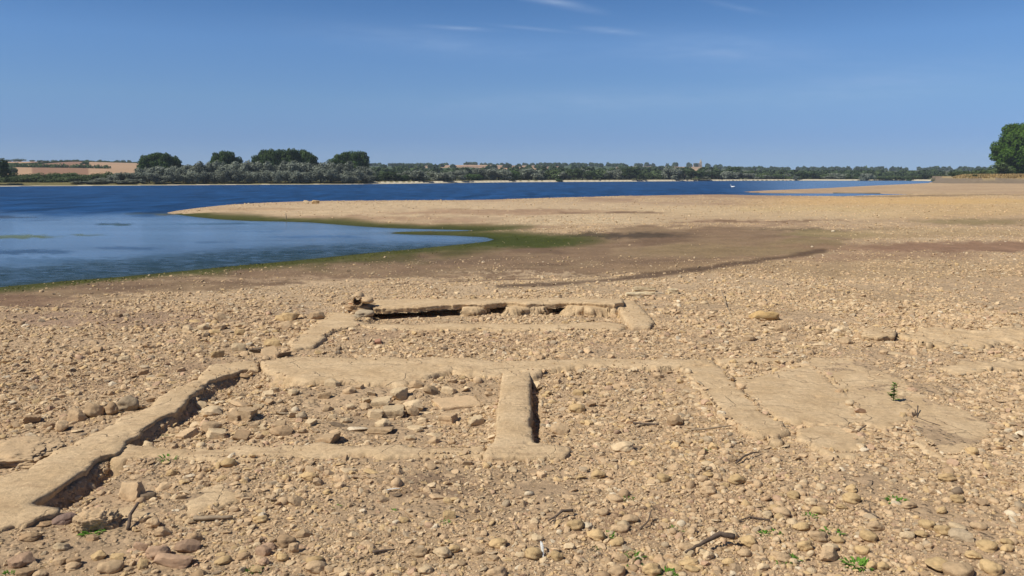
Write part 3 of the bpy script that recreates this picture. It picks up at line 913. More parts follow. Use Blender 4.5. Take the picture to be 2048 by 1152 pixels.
def stone(px, py, w, h, kind, tone, label, group=None, rz=None, tilt=0.0, sink=.22, name=None, depth=None):
    x, y, z = on_ground(px, py + h * .30)
    d = math.sqrt(x * x + y * y + (CAMZ - z) ** 2)
    W = w * d / F
    ll = max(.35, min(1.4, h * d / F / W * 1.05))
    V = ROCKS[kind][random.randrange(len(ROCKS[kind]))]
    dims = np.array([v.co[:] for v in V.vertices])
    hz = np.ptp(dims[:, 2])
    nm = name or {'round': 'cobble', 'angular': 'stone', 'flat': 'flat_stone', 'block': 'stone_block'}[kind]
    o = link(nm, V)
    Zs = W * (depth or (0.75 * ll)) / max(hz, .2)
    if kind == 'round': Zs = min(Zs, W * 1.25)
    if kind == 'flat': Zs = W * 1.0
    o.scale = (W, W * random.uniform(.85, 1.1), Zs)
    o.rotation_euler = (random.uniform(-.2, .2) + tilt, random.uniform(-.2, .2), random.uniform(-.5, .5) if rz is None else rz)
    o.location = (x, y + W * .15, z + hz * Zs * (.5 - sink) - (.03 * W))
    k = random.uniform(.84, 1.1)
    o.color = (*((alb(*TONES[tone]) * .8 + alb(176, 147, 113) * .2) * k), 1)
    tag(o, label, 'stone', group or 'stones on the dry lakebed')
    STONE_XY.append((x, y, W * .5))
    return o


HAND = [
    (150, 832, 34, 32, 'angular', 'buff', 'first small boulder of the row of four outside the diagonal wall'),
    (182, 822, 38, 38, 'round', 'buff', 'pale rounded boulder second in the row of four by the diagonal wall'),
    (221, 816, 30, 42, 'round', 'brown', 'upright boulder third in the row of four by the diagonal wall'),
    (254, 808, 42, 42, 'round', 'grey', 'mossy grey boulder touching the outer edge of the diagonal wall'),
    (61, 839, 30, 22, 'block', 'brown', 'square brown block alone on the flat outside the diagonal wall'),
    (120, 853, 36, 26, 'angular', 'buff', 'pointed buff boulder with a dark shaded side outside the diagonal wall'),
    (262, 984, 54, 46, 'angular', 'buff', 'upright brown slab leaning beside a dark round stone'),
    (294, 990, 28, 30, 'round', 'dark', 'dark round stone beside the leaning brown slab'),
    (82, 1042, 42, 24, 'flat', 'brown', 'flat brown stone at the foot of the diagonal wall end'),
    (124, 1038, 38, 24, 'round', 'purple', 'purplish stone between the diagonal wall end and the rough square block'),
    (349, 1125, 72, 30, 'angular', 'pink', 'long pinkish stone, the largest among the front cobbles'),
    (372, 1094, 46, 28, 'angular', 'pink', 'pinkish stone just behind the long pinkish stone'),
    (445, 1122, 32, 19, 'round', 'yellow', 'yellow egg-shaped cobble just past the long pinkish stone'),
    (527, 1124, 24, 19, 'round', 'pink', 'small rosy egg-shaped cobble below the brown stone of the front rubble'),
    (524, 1102, 32, 25, 'angular', 'pink', 'brownish pink stone among the front cobbles with a dark shaded side'),
    (586, 1096, 22, 28, 'angular', 'buff', 'tall buff stone with green moss at its foot'),
    (120, 1096, 28, 19, 'round', 'pale', 'smooth pale egg-shaped cobble below the rough square block'),
    (217, 1136, 44, 32, 'round', 'buff', 'large buff boulder at the bottom edge below the rough square block'),
    (305, 1046, 28, 27, 'round', 'buff', 'rounded buff stone behind the slanted dark stick'),
    (800, 789, 38, 34, 'angular', 'pale', 'largest pale stone in the stone-filled room, with one dark flat face'),
    (825, 822, 26, 28, 'angular', 'buff', 'upright wedge stone in the middle of the stone-filled room'),
    (831, 769, 32, 22, 'angular', 'buff', 'buff stone lying against the notch of the widest cross wall'),
    (869, 880, 26, 18, 'angular', 'buff', 'rounded triangular stone near the long low wall footing'),
    (602, 832, 24, 22, 'round', 'grey', 'greyish round stone with its shadow, in the stone-filled room'),
    (675, 849, 34, 12, 'flat', 'dark', 'dark flat slate lying in the stone-filled room'),
    (712, 856, 44, 16, 'flat', 'white', 'whitish flat flake beside the dark slate'),
    (758, 862, 52, 12, 'block', 'buff', 'long flat buff slab lying beside the whitish flake'),
    (562, 862, 42, 22, 'angular', 'brown', 'tent-shaped brown stone in the stone-filled room'),
    (293, 880, 24, 20, 'round', 'pale', 'pale stone tucked at the shaded foot of the diagonal wall'),
    (756, 683, 17, 13, 'block', 'red', 'reddish brick lying alone behind the widest cross wall'),
    (413, 670, 13, 12, 'block', 'dark', 'small dark cube-like brick on the rubble slope'),
    (517, 700, 28, 16, 'block', 'dark', 'dark brick with a pitted face by the rounded wall corner'),
    (488, 748, 26, 10, 'flat', 'brown', 'flat stone at the inner foot of the rounded wall corner'),
    (662, 766, 34, 22, 'angular', 'pale', 'pale stone at the foot of the lumpy cross wall'),
    (700, 780, 30, 20, 'angular', 'buff', 'buff stone two steps from the foot of the lumpy cross wall'),
    (470, 832, 34, 22, 'block', 'buff', 'square buff block near the diagonal wall inside the stone-filled room'),
    (372, 868, 40, 18, 'block', 'buff', 'long buff block near the inner foot of the diagonal wall'),
    (430, 868, 36, 24, 'block', 'pale', 'pale block beside the long buff block'),
    (482, 872, 38, 18, 'block', 'brown', 'brown block next to the long low wall footing'),
    (1154, 815, 34, 28, 'round', 'yellow', 'large yellowish cobble in the smaller room'),
    (1182, 808, 20, 12, 'block', 'brown', 'small brown block beside the yellowish cobble of the smaller room'),
    (1120, 858, 40, 30, 'angular', 'buff', 'rough buff boulder near the T-shaped wall foot'),
    (1350, 842, 30, 30, 'angular', 'brown', 'brown boulder by the low worn wall in the smaller room'),
    (1245, 892, 46, 28, 'round', 'pale', 'pale knobbly boulder in front of the smaller room'),
    (1946, 903, 22, 22, 'round', 'yellow', 'round yellow cobble at the broken edge of the outer slab piece'),
    (1899, 956, 36, 19, 'round', 'yellow', 'long yellow cobble below the outer slab piece'),
    (1729, 1102, 26, 21, 'round', 'yellow', 'egg-shaped yellow cobble beside the triangular stone'),
    (1881, 1132, 54, 26, 'round', 'yellow', 'largest yellow cobble at the bottom edge'),
    (1925, 1144, 48, 32, 'round', 'buff', 'broad buff cobble touching the largest yellow cobble'),
    (1987, 1136, 34, 36, 'round', 'yellow', 'tall yellow cobble beside the broad buff cobble'),
    (1660, 1110, 40, 36, 'angular', 'buff', 'triangular buff stone standing among the cobbles'),
    (1744, 1132, 24, 22, 'round', 'yellow', 'one half of a joined pair of yellow cobbles next to the grass'),
    (1766, 1133, 24, 20, 'round', 'yellow', 'other half of the joined pair of yellow cobbles, farther from the grass'),
    (1978, 1092, 34, 24, 'round', 'yellow', 'yellow cobble with a dark underside just below the corner heap'),
    (1960, 1053, 28, 21, 'round', 'buff', 'buff cobble topping the corner heap'),
    (1928, 1073, 40, 23, 'angular', 'grey', 'greyish flat-sided stone of the corner heap'),
    (1887, 1062, 28, 24, 'round', 'yellow', 'yellow cobble set in front of a pebbly patch'),
    (1638, 1022, 30, 20, 'round', 'yellow', 'yellow cobble with flat neighbours behind the two grass tufts'),
    (1536, 1029, 23, 18, 'round', 'pale', 'pale round cobble beside the broad flat cobble'),
    (1565, 1024, 36, 22, 'round', 'buff', 'broad flat cobble beside the pale round one'),
    (1378, 1125, 38, 18, 'round', 'yellow', 'yellow oblong cobble below the long forked driftwood'),
    (1384, 1138, 30, 14, 'round', 'yellow', 'narrow yellow cobble leaning on the oblong one'),
    (1351, 1135, 32, 13, 'round', 'yellow', 'thin yellow cobble beside the oblong pair'),
    (1243, 1117, 26, 22, 'angular', 'buff', 'buff stone beside the grass tuft at the bottom'),
    (1214, 1122, 24, 15, 'round', 'buff', 'smooth buff cobble in bare soil'),
    (1114, 1112, 26, 24, 'round', 'yellow', 'yellow cobble next to the white feather'),
    (1240, 1058, 36, 21, 'round', 'buff', 'big square-ended cobble behind the grass tufts'),
    (1231, 997, 34, 18, 'round', 'buff', 'buff oblong cobble halfway to the low wall'),
    (1176, 1052, 19, 15, 'round', 'white', 'small whitish round cobble'),
    (1234, 1085, 30, 19, 'round', 'yellow', 'yellow oblong cobble in bare soil by the grass'),
    (1416, 1112, 24, 23, 'round', 'pale', 'pale cobble under the thick end of the long driftwood'),
    (884, 1105, 40, 24, 'round', 'pale', 'large smooth pale cobble in the middle of the front rubble'),
    (837, 1106, 36, 23, 'round', 'buff', 'buff cobble beside the large smooth pale one'),
    (851, 1139, 28, 20, 'round', 'pale', 'pale cobble at the bottom edge in the middle of the rubble'),
    (919, 1126, 24, 20, 'round', 'buff', 'buff cobble with a dark underside in the middle of the rubble'),
    (875, 992, 46, 20, 'flat', 'buff', 'wide knobbly flat stone beside the dark soil patch'),
    (1416, 928, 26, 14, 'round', 'pale', 'pale cobble in the pebbles beyond the smaller room'),
    (1690, 1140, 10, 8, 'round', 'pale', 'tiny pale pebble beside the grass tuft'),
    (612, 404, 13, 10, 'angular', 'pale', 'pale boulder standing on the crest of the spit'),
    (632, 404, 16, 11, 'angular', 'yellow', 'tan boulder next to the pale one on the crest of the spit'),
    (1667, 462, 8, 5, 'round', 'white', 'whitish stone alone on the brown mudflat'),
    (1625, 493, 6, 4, 'round', 'white', 'small whitish stone on the greenish mud'),
    (497, 407, 6, 3, 'round', 'white', 'white stone at the waterline of the spit'),
]
for a in HAND:
    stone(*a)
# long kerb-like block in the room
stone(906, 806, 86, 24, 'block', 'buff', 'long narrow kerb-like block lying across the stone-filled room', rz=.35, depth=.16)
# rough mortar lump by the diagonal wall
def rough_lump(nm, px, py, w, hh, tone, label, seed, asp=.75):
    x, y, z = on_ground(px, py)
    bm = bmesh.new(); bmesh.ops.create_icosphere(bm, subdivisions=6, radius=1)
    V = np.array([v.co[:] for v in bm.verts]); Fc = np.array([[v.index for v in f.verts] for f in bm.faces]); bm.free()
    sg = np.sign(V) * np.abs(V) ** .75
    r_ = 1 + .5 * n3(V, 1.3, seed) + .36 * n3(V, 3, seed + 1) + .2 * n3(V, 7, seed + 2) + .14 * n3(V, 15, seed + 3) + .08 * n3(V, 31, seed + 4)
    V = sg * r_[:, None] * np.array([.5, .5 * asp, .5])
    o = link(nm, mesh_np(nm, V, Fc, 3, True), M_STONE)
    W = w * y / F
    o.scale = (W, W, hh); o.location = (x, y + W * .2, z + hh * .12); o.color = (*alb(*TONES[tone]), 1)
    o.rotation_euler = (.05, .04, .25)
    STONE_XY.append((x, y + W * .2, W * .45))
    return tag(o, label, 'stone', 'stones on the dry lakebed')


rough_lump('mortar_lump', 6, 930, 185, .16, 'buff', 'big rough grey mortar lump against the outer edge of the long diagonal wall', 12)
# rough square block with flinty top
rough_lump('stone_block', 186, 1060, 88, .17, 'buff', 'rough square block with a crumbly white-specked top and a dark shaded end', 33, .7)
# tilted bricks beside the rounded corner
for (px, py, w, h, rz, tl, tone, lb) in [(537, 706, 38, 16, .5, .35, 'buff', 'tilted buff brick leaning between the dark brick and the ragged one'), (563, 707, 34, 20, .6, -.4, 'dark', 'ragged dark-edged brick tilted behind the rounded wall corner'),
                                         (577, 686, 14, 14, .1, .1, 'pale', 'pale upright brick at the edge of the silted wall stump')]:
    stone(px, py, w, h, 'block', tone, lb, rz=rz, tilt=tl, name='brick', depth=.3)

# zones of further single stones: (count, px range, py range, size range in px, kinds, tones, label)
ZONES = [
    (58, (330, 985), (765, 885), (17, 46), ('angular', 'angular', 'flat', 'block'), ('buff', 'pale', 'pale'), 'angular limestone fragment in the rubble of the stone-filled room'),
    (16, (1080, 1430), (745, 885), (15, 28), ('angular', 'round'), ('buff', 'pale', 'yellow'), 'knobbly buff stone on the floor of the smaller room'),
    (40, (370, 640), (625, 712), (15, 34), ('angular', 'angular', 'flat'), ('buff', 'pale', 'yellow'), 'angular stone in the rubble slope behind the rounded wall corner'),
    (18, (0, 360), (690, 800), (13, 28), ('angular', 'flat'), ('buff', 'brown', 'pale'), 'buff stone on the rubble flat outside the diagonal wall'),
    (18, (1300, 1800), (640, 712), (14, 30), ('angular', 'flat'), ('buff', 'pale'), 'flat buff stone in the rubble behind the cracked slab'),
    (24, (30, 640), (1060, 1150), (24, 44), ('angular', 'round'), ('buff', 'brown', 'pink', 'yellow'), 'brownish stone in the front rubble below the rough square block'),
    (14, (230, 900), (925, 1050), (18, 34), ('angular', 'round', 'flat'), ('buff', 'yellow', 'brown'), 'buff stone in the pebbles below the long low wall footing'),
    (25, (1080, 2040), (940, 1060), (20, 36), ('round',), ('yellow', 'buff', 'pale'), 'rounded cobble in the pebble spread before the cracked slab'),
    (30, (800, 2040), (1065, 1150), (24, 42), ('round',), ('yellow', 'buff', 'yellow', 'pale'), 'rounded yellowish cobble in the bare soil and cobbles at the very front'),
]


def clear_of_walls(x, y, m):
    for P in WALLS:
        if poly_sd(np.array([x]), np.array([y]), P)[0] > -m: return False
    return True


for (cnt, xr, yr, sr, kinds, tones, lb) in ZONES:
    k = tries = 0
    while k < cnt and tries < 3000:
        tries += 1
        px, py = random.uniform(*xr), random.uniform(*yr)
        x, y, z = on_ground(px, py)
        w = sr[0] + (sr[1] - sr[0]) * random.random() ** 1.7
        W = w * y / F
        if not clear_of_walls(x, y, W * .5): continue
        if any((x - a) ** 2 + (y - b) ** 2 < (c + W * .42) ** 2 for a, b, c in STONE_XY): continue
        stone(px, py, w, w * random.uniform(.55, .85), random.choice(kinds), random.choice(tones), lb, group=lb + 's')
        k += 1

# hollow weathered lump on the stony flat
x, y, z = on_ground(1530, 640)
hl = link('weathered_lump', rock('round', 4, 901)[0] is not None and mesh_np('weathered_lump', rock('round', 4, 901)[0] * np.array([1, .45, .55]) * (1 + .25 * n3(ICO[4][0], 3, 4))[:, None], ICO[4][1], 3, True), M_STONE)
hl.scale = (.5, .45, .5); hl.location = (x, y, z + .05); hl.color = (*alb(190, 158, 108), 1)
tag(hl, 'hollow pale weathered lump like a stump, alone on the stony flat behind the ruin', 'stone')

# ------------------------------------------------------------------ gravel: all the smaller stones, one mass
def scatter():
    bands = [(4.2, 6, .011, .085, 1.35, 0), (6, 8.5, .012, .105, 1.45, 0), (8.5, 12, .014, .13, 1.35, 0), (12, 17, .018, .15, 1.2, 0), (17, 26, .025, .13, .55, 1), (26, 45, .035, .12, .24, 1), (45, 130, .06, .18, .05, 1)]
    allx, ally, alls = [], [], []
    for r0, r1, s0, s1, cov, sm in bands:
        area = (r1 * r1 - r0 * r0) * R(92) / 2
        al = 1.75
        u = rng.random(200000)
        s = s0 * (1 - u * (1 - (s0 / s1) ** al)) ** (-1 / al)
        n = int(cov * area / (np.mean(s * s) * .62))
        s = rng.choice(s, n)
        r = np.sqrt(rng.uniform(r0 * r0, r1 * r1, n)); a = rng.uniform(-R(46), R(46), n)
        x, y = r * np.sin(a), r * np.cos(a)
        z, sd = height_smooth(x, y, True)
        c, st, far = ground_paint(x, y, sd, z)
        dens = np.clip((st - .12) * 1.5, 0.004, 1) if sm else np.clip(.12 + st * 1.4, 0, 1)
        if r0 < 20: dens = np.clip(dens * (1 + 1.9 * fbm(x, y, 1.0, 4, 91)) * np.clip(1 + 1.3 * fbm(x, y, 2.6, 3, 92), .2, 1.3), .05, 1)
        ok = (sd > .25) & (rng.random(n) < dens)
        allx.append(x[ok]); ally.append(y[ok]); alls.append(s[ok])
    x, y, s = map(np.concatenate, (allx, ally, alls))
    ok = np.ones(len(x), bool)
    lift = np.zeros(len(x))
    low = {id(P): h for P, h in WALL_H}
    enc = .07 * np.clip(fbm(x, y, .6, 3, 55) + .35, 0, 1.2)
    for P in WALLS:
        lo, hi = np.min(P, 0) - .2, np.max(P, 0) + .2
        m = (x > lo[0]) & (x < hi[0]) & (y > lo[1]) & (y < hi[1])
        ii = np.nonzero(m)[0]
        sdp = poly_sd(x[ii], y[ii], P)
        hh = low.get(id(P), .2)
        e_ = enc[ii] if hh < .042 else -s[ii] * .25
        ok[ii[sdp > e_]] = False
        on = (sdp > .012) & (sdp <= e_)
        lift[ii[on]] = hh
    x, y, s, lift = x[ok], y[ok], s[ok], lift[ok]
    ok = np.ones(len(x), bool)
    for (a, b, c) in STONE_XY:
        ok &= (x - a) ** 2 + (y - b) ** 2 > (c * .8) ** 2
    return x[ok], y[ok], s[ok], lift[ok]


sx, sy, ss, slift = scatter()
# a few crumbs on the walls and slabs
sz = np.where(slift > 0, height_smooth(sx, sy) + slift, height(sx, sy))
for P, hh in WALL_H:
    lo, hi = np.min(P, 0), np.max(P, 0)
    n = int(np.prod(hi - lo) * 240)
    if n < 1: continue
    x, y = rng.uniform(lo[0], hi[0], n), rng.uniform(lo[1], hi[1], n)
    sdp = poly_sd(x, y, P)
    ok = (sdp > .03) & (rng.random(n) < .15 + .85 * np.exp(-sdp / .06)) & (fbm(x, y, .5, 3, 5) > -.05)
    x, y = x[ok], y[ok]
    s_ = rng.uniform(.008, .026, len(x)) * (1 + (y > 9) * .6)
    sx, sy, ss = np.concatenate([sx, x]), np.concatenate([sy, y]), np.concatenate([ss, s_])
    sz = np.concatenate([sz, height_smooth(x, y) + hh - .006])
spx, spy = pxy(sx, sy)
dist = np.hypot(sx, sy)
pxsize = ss / dist * F
roundp = np.clip(.04 + sstep(1000, 1600, spx) * sstep(900, 1050, spy) * .45, 0, 1)
isround = rng.random(len(sx)) < roundp
tone_names = ['buff', 'buff', 'buff', 'pale', 'yellow', 'brown', 'grey', 'pink', 'white', 'dark']
tp = np.array([.2, .16, .14, .14, .11, .11, .07, .04, .02, .01])
tcol = np.array([alb(*TONES[t]) for t in tone_names])
scol = tcol[rng.choice(len(tone_names), len(sx), p=tp / tp.sum())] * rng.uniform(.82, 1.16, (len(sx), 1))
gc, _, _ = ground_paint(sx, sy, np.full(len(sx), 30.0), height_smooth(sx, sy))
scol = (scol * .74 + gc * .26 * 1.05) * 1.06
VV, FF, CC, SM = [], [], [], []
off = 0
for sub in (1, 2):
    for rd in (False, True):
        sel0 = (isround == rd) & ((pxsize >= 11) if sub == 2 else (pxsize < 11))
        ids = np.nonzero(sel0)[0]
        NV = 14
        var = rng.integers(0, NV, len(ids))
        for v in range(NV):
            I = ids[var == v]
            if len(I) == 0: continue
            kind = 'round' if rd else ('flat' if v % 2 == 0 else 'angular')
            V, Fc = rock(kind, sub, 3000 + v * 7 + sub * 131 + rd * 57)
            n = len(I)
            a = rng.uniform(0, 2 * math.pi, n); tx, ty = rng.normal(0, .28, n), rng.normal(0, .28, n)
            P = V[None] * (ss[I][:, None, None] * np.stack([np.ones(n), rng.uniform(.75, 1.15, n), rng.uniform(.8, 1.3, n)], -1)[:, None, :])
            ct, sn = np.cos(tx)[:, None], np.sin(tx)[:, None]
            py_, pz_ = P[..., 1] * ct - P[..., 2] * sn, P[..., 1] * sn + P[..., 2] * ct
            ct, sn = np.cos(ty)[:, None], np.sin(ty)[:, None]
            px_, pz_ = P[..., 0] * ct + pz_ * sn, -P[..., 0] * sn + pz_ * ct
            ct, sn = np.cos(a)[:, None], np.sin(a)[:, None]
            Q = np.stack([px_ * ct - py_ * sn + sx[I][:, None], px_ * sn + py_ * ct + sy[I][:, None], pz_ + (sz[I] + ss[I] * rng.uniform(-.10, .12, n))[:, None]], -1)
            VV.append(Q.reshape(-1, 3))
            FF.append((Fc[None] + (np.arange(n) * len(V))[:, None, None]).reshape(-1, 3) + off)
            CC.append(np.repeat(scol[I], len(V), 0))
            SM.append(np.full(n * len(Fc), rd))
            off += n * len(V)
print('gravel stones', len(sx))
gravel = link('gravel', mesh_np('gravel', np.concatenate(VV), np.concatenate(FF), 3, np.concatenate(SM), np.concatenate(CC)), M_GRAVEL)
tag(gravel, 'countless small buff limestone chips and pebbles strewn over the dry lakebed', 'gravel', kind='stuff')
del VV, FF, CC, SM


# ------------------------------------------------------------------ tubes: sticks, trunks, pipes
def tube(pts, radii, seg=8, cap=True, wob=0.0):
    pts = [Vector(p) for p in pts]
    V, Fc = [], []
    n = len(pts)
    for i, p in enumerate(pts):
        t = (pts[min(i + 1, n - 1)] - pts[max(i - 1, 0)]).normalized()
        a = t.cross(Vector((0, 0, 1)))
        if a.length < .05: a = t.cross(Vector((1, 0, 0)))
        a.normalize(); b = t.cross(a)
        for k in range(seg):
            th = 2 * math.pi * k / seg
            r = radii[i] * (1 + wob * random.uniform(-1, 1))
            V.append(p + a * (math.cos(th) * r) + b * (math.sin(th) * r))
    for i in range(n - 1):
        for k in range(seg):
            k2 = (k + 1) % seg
            Fc.append((i * seg + k, i * seg + k2, (i + 1) * seg + k2, (i + 1) * seg + k))
    return [tuple(v) for v in V], Fc, seg


def tube_mesh(name, specs, smooth=True):
    bm = bmesh.new()
    for pts, radii, seg, wob in specs:
        V, Fc, s = tube(pts, radii, seg, True, wob)
        vs = [bm.verts.new(v) for v in V]
        for f in Fc: bm.faces.new([vs[i] for i in f])
        bm.faces.new(vs[:s][::-1]); bm.faces.new(vs[-s:])
    bmesh.ops.recalc_face_normals(bm, faces=bm.faces)
    me = bpy.data.meshes.new(name); bm.to_mesh(me); bm.free()
    me.polygons.foreach_set('use_smooth', np.full(len(me.polygons), smooth))
    return me


def curve_pts(px_pts, lift, r):
    """px points with lifts (m) -> denser wobbly world points relative to first"""
    W = [Vector(on_ground(px, py)) + Vector((0, 0, l + r)) for (px, py), l in zip(px_pts, lift)]
    out = []
    for i in range(len(W) - 1):
        for t in (0, .25, .5, .75):
            p = W[i].lerp(W[i + 1], t)
            out.append(p + Vector((random.uniform(-1, 1), random.uniform(-1, 1), random.uniform(-.5, .5))) * r * .16)
    out.append(W[-1])
    return out


def stick(px_pts, r0, r1, label, lift=None, mat=None, twigs=()):
    pts = curve_pts(px_pts, lift or [0.01] * len(px_pts), r0)
    o0 = pts[0].copy()
    n = len(pts)
    specs = [([p - o0 for p in pts], [r0 + (r1 - r0) * i / (n - 1) for i in range(n)], 8, .12)]
    for tp, tl, tr in twigs:
        q = curve_pts(tp, tl, tr)
        specs.append(([p - o0 for p in q], [tr * (1 - .6 * i / (len(q) - 1)) for i in range(len(q))], 6, .12))
    o = link('driftwood_stick', tube_mesh('driftwood_stick', specs), mat or M_DRIFT)
    o.location = o0
    return tag(o, label, 'stick', 'driftwood on the lakebed')


stick([(1468, 1094), (1440, 1094), (1415, 1101), (1392, 1108), (1370, 1114)], .022, .006, 'longest dark driftwood branch, thick at one end and bleached at its thin tip', [.05, .07, .05, .03, .01], M_DARKWOOD)
stick([(1145, 1032), (1125, 1035), (1112, 1041), (1096, 1047)], .012, .006, 'short curved grey driftwood piece in the middle of the front cobbles', [.03, .04, .02, .01], M_DARKWOOD, [([(1112, 1041), (1106, 1052)], [.03, .0], .006)])
stick([(1382, 863), (1410, 864), (1440, 861), (1462, 857)], .010, .006, 'bleached stick at the end of the low worn wall', [.01, .02, .03, .02])
stick([(1266, 850), (1290, 852), (1318, 853)], .012, .008, 'grey stick lying on the floor of the smaller room', None, M_DARKWOOD)
stick([(1272, 856), (1298, 849), (1315, 851)], .008, .005, 'thin grey stick crossing the other one on the floor of the smaller room', None, M_DRIFT)
stick([(1472, 930), (1490, 920), (1506, 914), (1522, 908)], .010, .004, 'thin dark stick between the pebbles and the low worn wall', [.01, .03, .03, .01], M_DARKWOOD)
stick([(388, 1042), (420, 1043), (466, 1039)], .02, .012, 'thick grey driftwood piece below the footing lump with the hole', [.0, .01, .0], M_DRIFT)
stick([(256, 1062), (262, 1046), (278, 1030)], .013, .010, 'slanted dark stick propped beside the rough square block', [.0, .05, .08], M_DARKWOOD)
stick([(745, 1110), (765, 1107), (790, 1104)], .010, .005, 'thin stick in the middle of the front rubble', None, M_DARKWOOD)
stick([(1443, 594), (1452, 618), (1462, 630)], .010, .006, 'long thin pale reed stick on the stony flat behind the ruin', [.12, .05, .02], M_DRIFT)
stick([(1835, 822), (1834, 836), (1856, 845), (1880, 852)], .006, .005, 'thin root lying in the crack of the outer slab piece', [.05, .0, .0, .0], M_DARKWOOD)
stick([(1715, 865), (1732, 858)], .008, .005, 'short twig on the gravel beside the small detached slab piece', [.01, .03], M_DARKWOOD)
stick([(1725, 1030), (1740, 1034), (1758, 1040)], .008, .004, 'short forked twig among the front cobbles', [.04, .02, .01], M_DARKWOOD, [([(1740, 1034), (1738, 1024)], [.03, .06], .005)])
stick([(1540, 1045), (1500, 1038), (1478, 1046)], .007, .004, 'thin bent twig beside the pale round cobble', None, M_DARKWOOD)
stick([(1280, 1060), (1296, 1052), (1302, 1040)], .007, .004, 'small upright twig by the brown soil patch', [.0, .03, .07], M_DARKWOOD)
# white feather
for (a, b, lb) in [((1087, 1118), (1081, 1096), 'white curved feather standing among the yellow cobbles'), ((770, 984), (800, 982), 'white feather lying flat on the dark soil patch')]:
    A, B = Vector(on_ground(*a)), Vector(on_ground(*b))
    up = .05 if a[0] > 1000 else .012
    bm = bmesh.new()
    L = (B - A); side_ = L.cross(Vector((0, 0, 1))).normalized()
    if a[0] > 1000: side_ = Vector((1, 0, .2)).normalized()
    prev = None
    for i in range(9):
        t = i / 8
        c = A + L * t + Vector((0, 0, .012 + up * math.sin(t * 2.4)))
        w = .010 * math.sin(math.pi * min(1, t * .85 + .12)) + .001
        cur = [bm.verts.new(c - A - side_ * w), bm.verts.new(c - A + Vector((0, 0, .004))), bm.verts.new(c - A + side_ * w * .7)]
        if prev:
            for k in range(2): bm.faces.new([prev[k], cur[k], cur[k + 1], prev[k + 1]])
        prev = cur
    r = bmesh.ops.solidify(bm, geom=bm.faces[:], thickness=.002)
    me = bpy.data.meshes.new('feather'); bm.to_mesh(me); bm.free()
    o = link('feather', me, M_WHITE); o.location = A
    tag(o, lb, 'feather', 'white feathers')

# broken clay drain pipe on its mortar lumps
x, y, z = on_ground(716, 630)
pr = empty('drain_pipe', (x, y, z))
pr.scale = (1.3, 1.3, 1.35)
tag(pr, 'broken clay drain pipe with a dark open end, on mortar lumps', 'pipe')
bm = bmesh.new()
seg, ro, ri, L = 28, .075, .058, .42
rings = []
for (yy, r) in ((0, ro), (.0, ri), (L, ri * .95), (L, ro)):
    rings.append([bm.verts.new((r * math.cos(2 * math.pi * k / seg), yy + .012 * math.sin(3 * k), r * math.sin(2 * math.pi * k / seg))) for k in range(seg)])
for a in range(4):
    A, B = rings[a], rings[(a + 1) % 4]
    for k in range(seg):
        bm.faces.new([A[k], A[(k + 1) % seg], B[(k + 1) % seg], B[k]])
bmesh.ops.recalc_face_normals(bm, faces=bm.faces)
me = bpy.data.meshes.new('pipe_barrel'); bm.to_mesh(me); bm.free()
pb = link('barrel', me, M_CLAY, pr); pb.location = (0, -.02, .19); pb.rotation_euler = (0, 0, .12)
for (dx, dy, dz, sc, ti) in ((.13, .06, .19, (.2, .3, .17), 'buff'), (-.09, .08, .09, (.24, .3, .17), 'brown'), (.03, .2, .05, (.5, .5, .28), 'brown'), (.10, -.12, .04, (.26, .34, .2), 'grey'), (.03, -.24, .0, (.2, .2, .16), 'grey')):
    q = link('mortar_lump', ROCKS['round'][random.randrange(8)], M_STONE, pr)
    q.location = (dx, dy, dz); q.scale = sc; q.color = (*alb(*TONES[ti]), 1); q.rotation_euler = (0, 0, random.uniform(0, 6))
q = link('rust_streak', ROCKS['flat'][0].copy(), None, pr)
q.data.materials.clear(); q.data.materials.append(M_RUST)
q.location = (-.085, -.06, .165); q.scale = (.07, .05, .05)
STONE_XY.append((x, y, .2))

# pale dressed blocks behind the corner
def box_mesh(name, sx_, sy_, sz_, bev=.01, n=6, jit=.006):
    bm = bmesh.new()
    bmesh.ops.create_cube(bm, size=1)
    for v in bm.verts: v.co = Vector((v.co.x * sx_, v.co.y * sy_, v.co.z * sz_ + sz_ / 2))
    bmesh.ops.bevel(bm, geom=bm.edges[:], offset=bev, segments=2, affect='EDGES')
    bmesh.ops.subdivide_edges(bm, edges=bm.edges[:], cuts=2, use_grid_fill=True)
    for v in bm.verts: v.co += Vector((random.uniform(-1, 1), random.uniform(-1, 1), random.uniform(-1, 1))) * jit
    me = bpy.data.meshes.new(name); bm.to_mesh(me); bm.free()
    return me


for (px, py, w, dpt, h, rz, lb) in [(1281, 592, .62, .22, .10, -.02, 'long pale dressed block behind the sloping corner wall'), (1288, 583, .50, .14, .12, .02, 'pale greenish plank-like block lying behind the long pale block'),
                                    (1322, 588, .20, .16, .06, .08, 'low tan block between the two pale blocks'), (1346, 588, .20, .18, .14, -.05, 'small square pale block at the end of the row')]:
    x, y, z = on_ground(px, py)
    o = link('dressed_block', box_mesh('dressed_block', w, dpt, h, .02, jit=.014), M_PALE if 'tan' not in lb else M_CHURCH)
    o.location = (x, y, z - .03); o.rotation_euler = (random.uniform(-.04, .04), random.uniform(-.05, .05), rz)
    tag(o, lb, 'block', 'pale dressed blocks behind the ruin')

# thin post in the shallows
x, y = at_z(573, 441.5, ZW)
me = tube_mesh('marker_post', [([(0, 0, -.6), (.01, 0, -.1), (-.012, 0, .2), (-.03, 0, .5)], [.03, .03, .028, .026], 8, .05)])
o = link('marker_post', me, M_DRIFT); o.location = (x, y, ZW)
tag(o, 'thin pale wooden post standing in the shallow water by the spit', 'post')

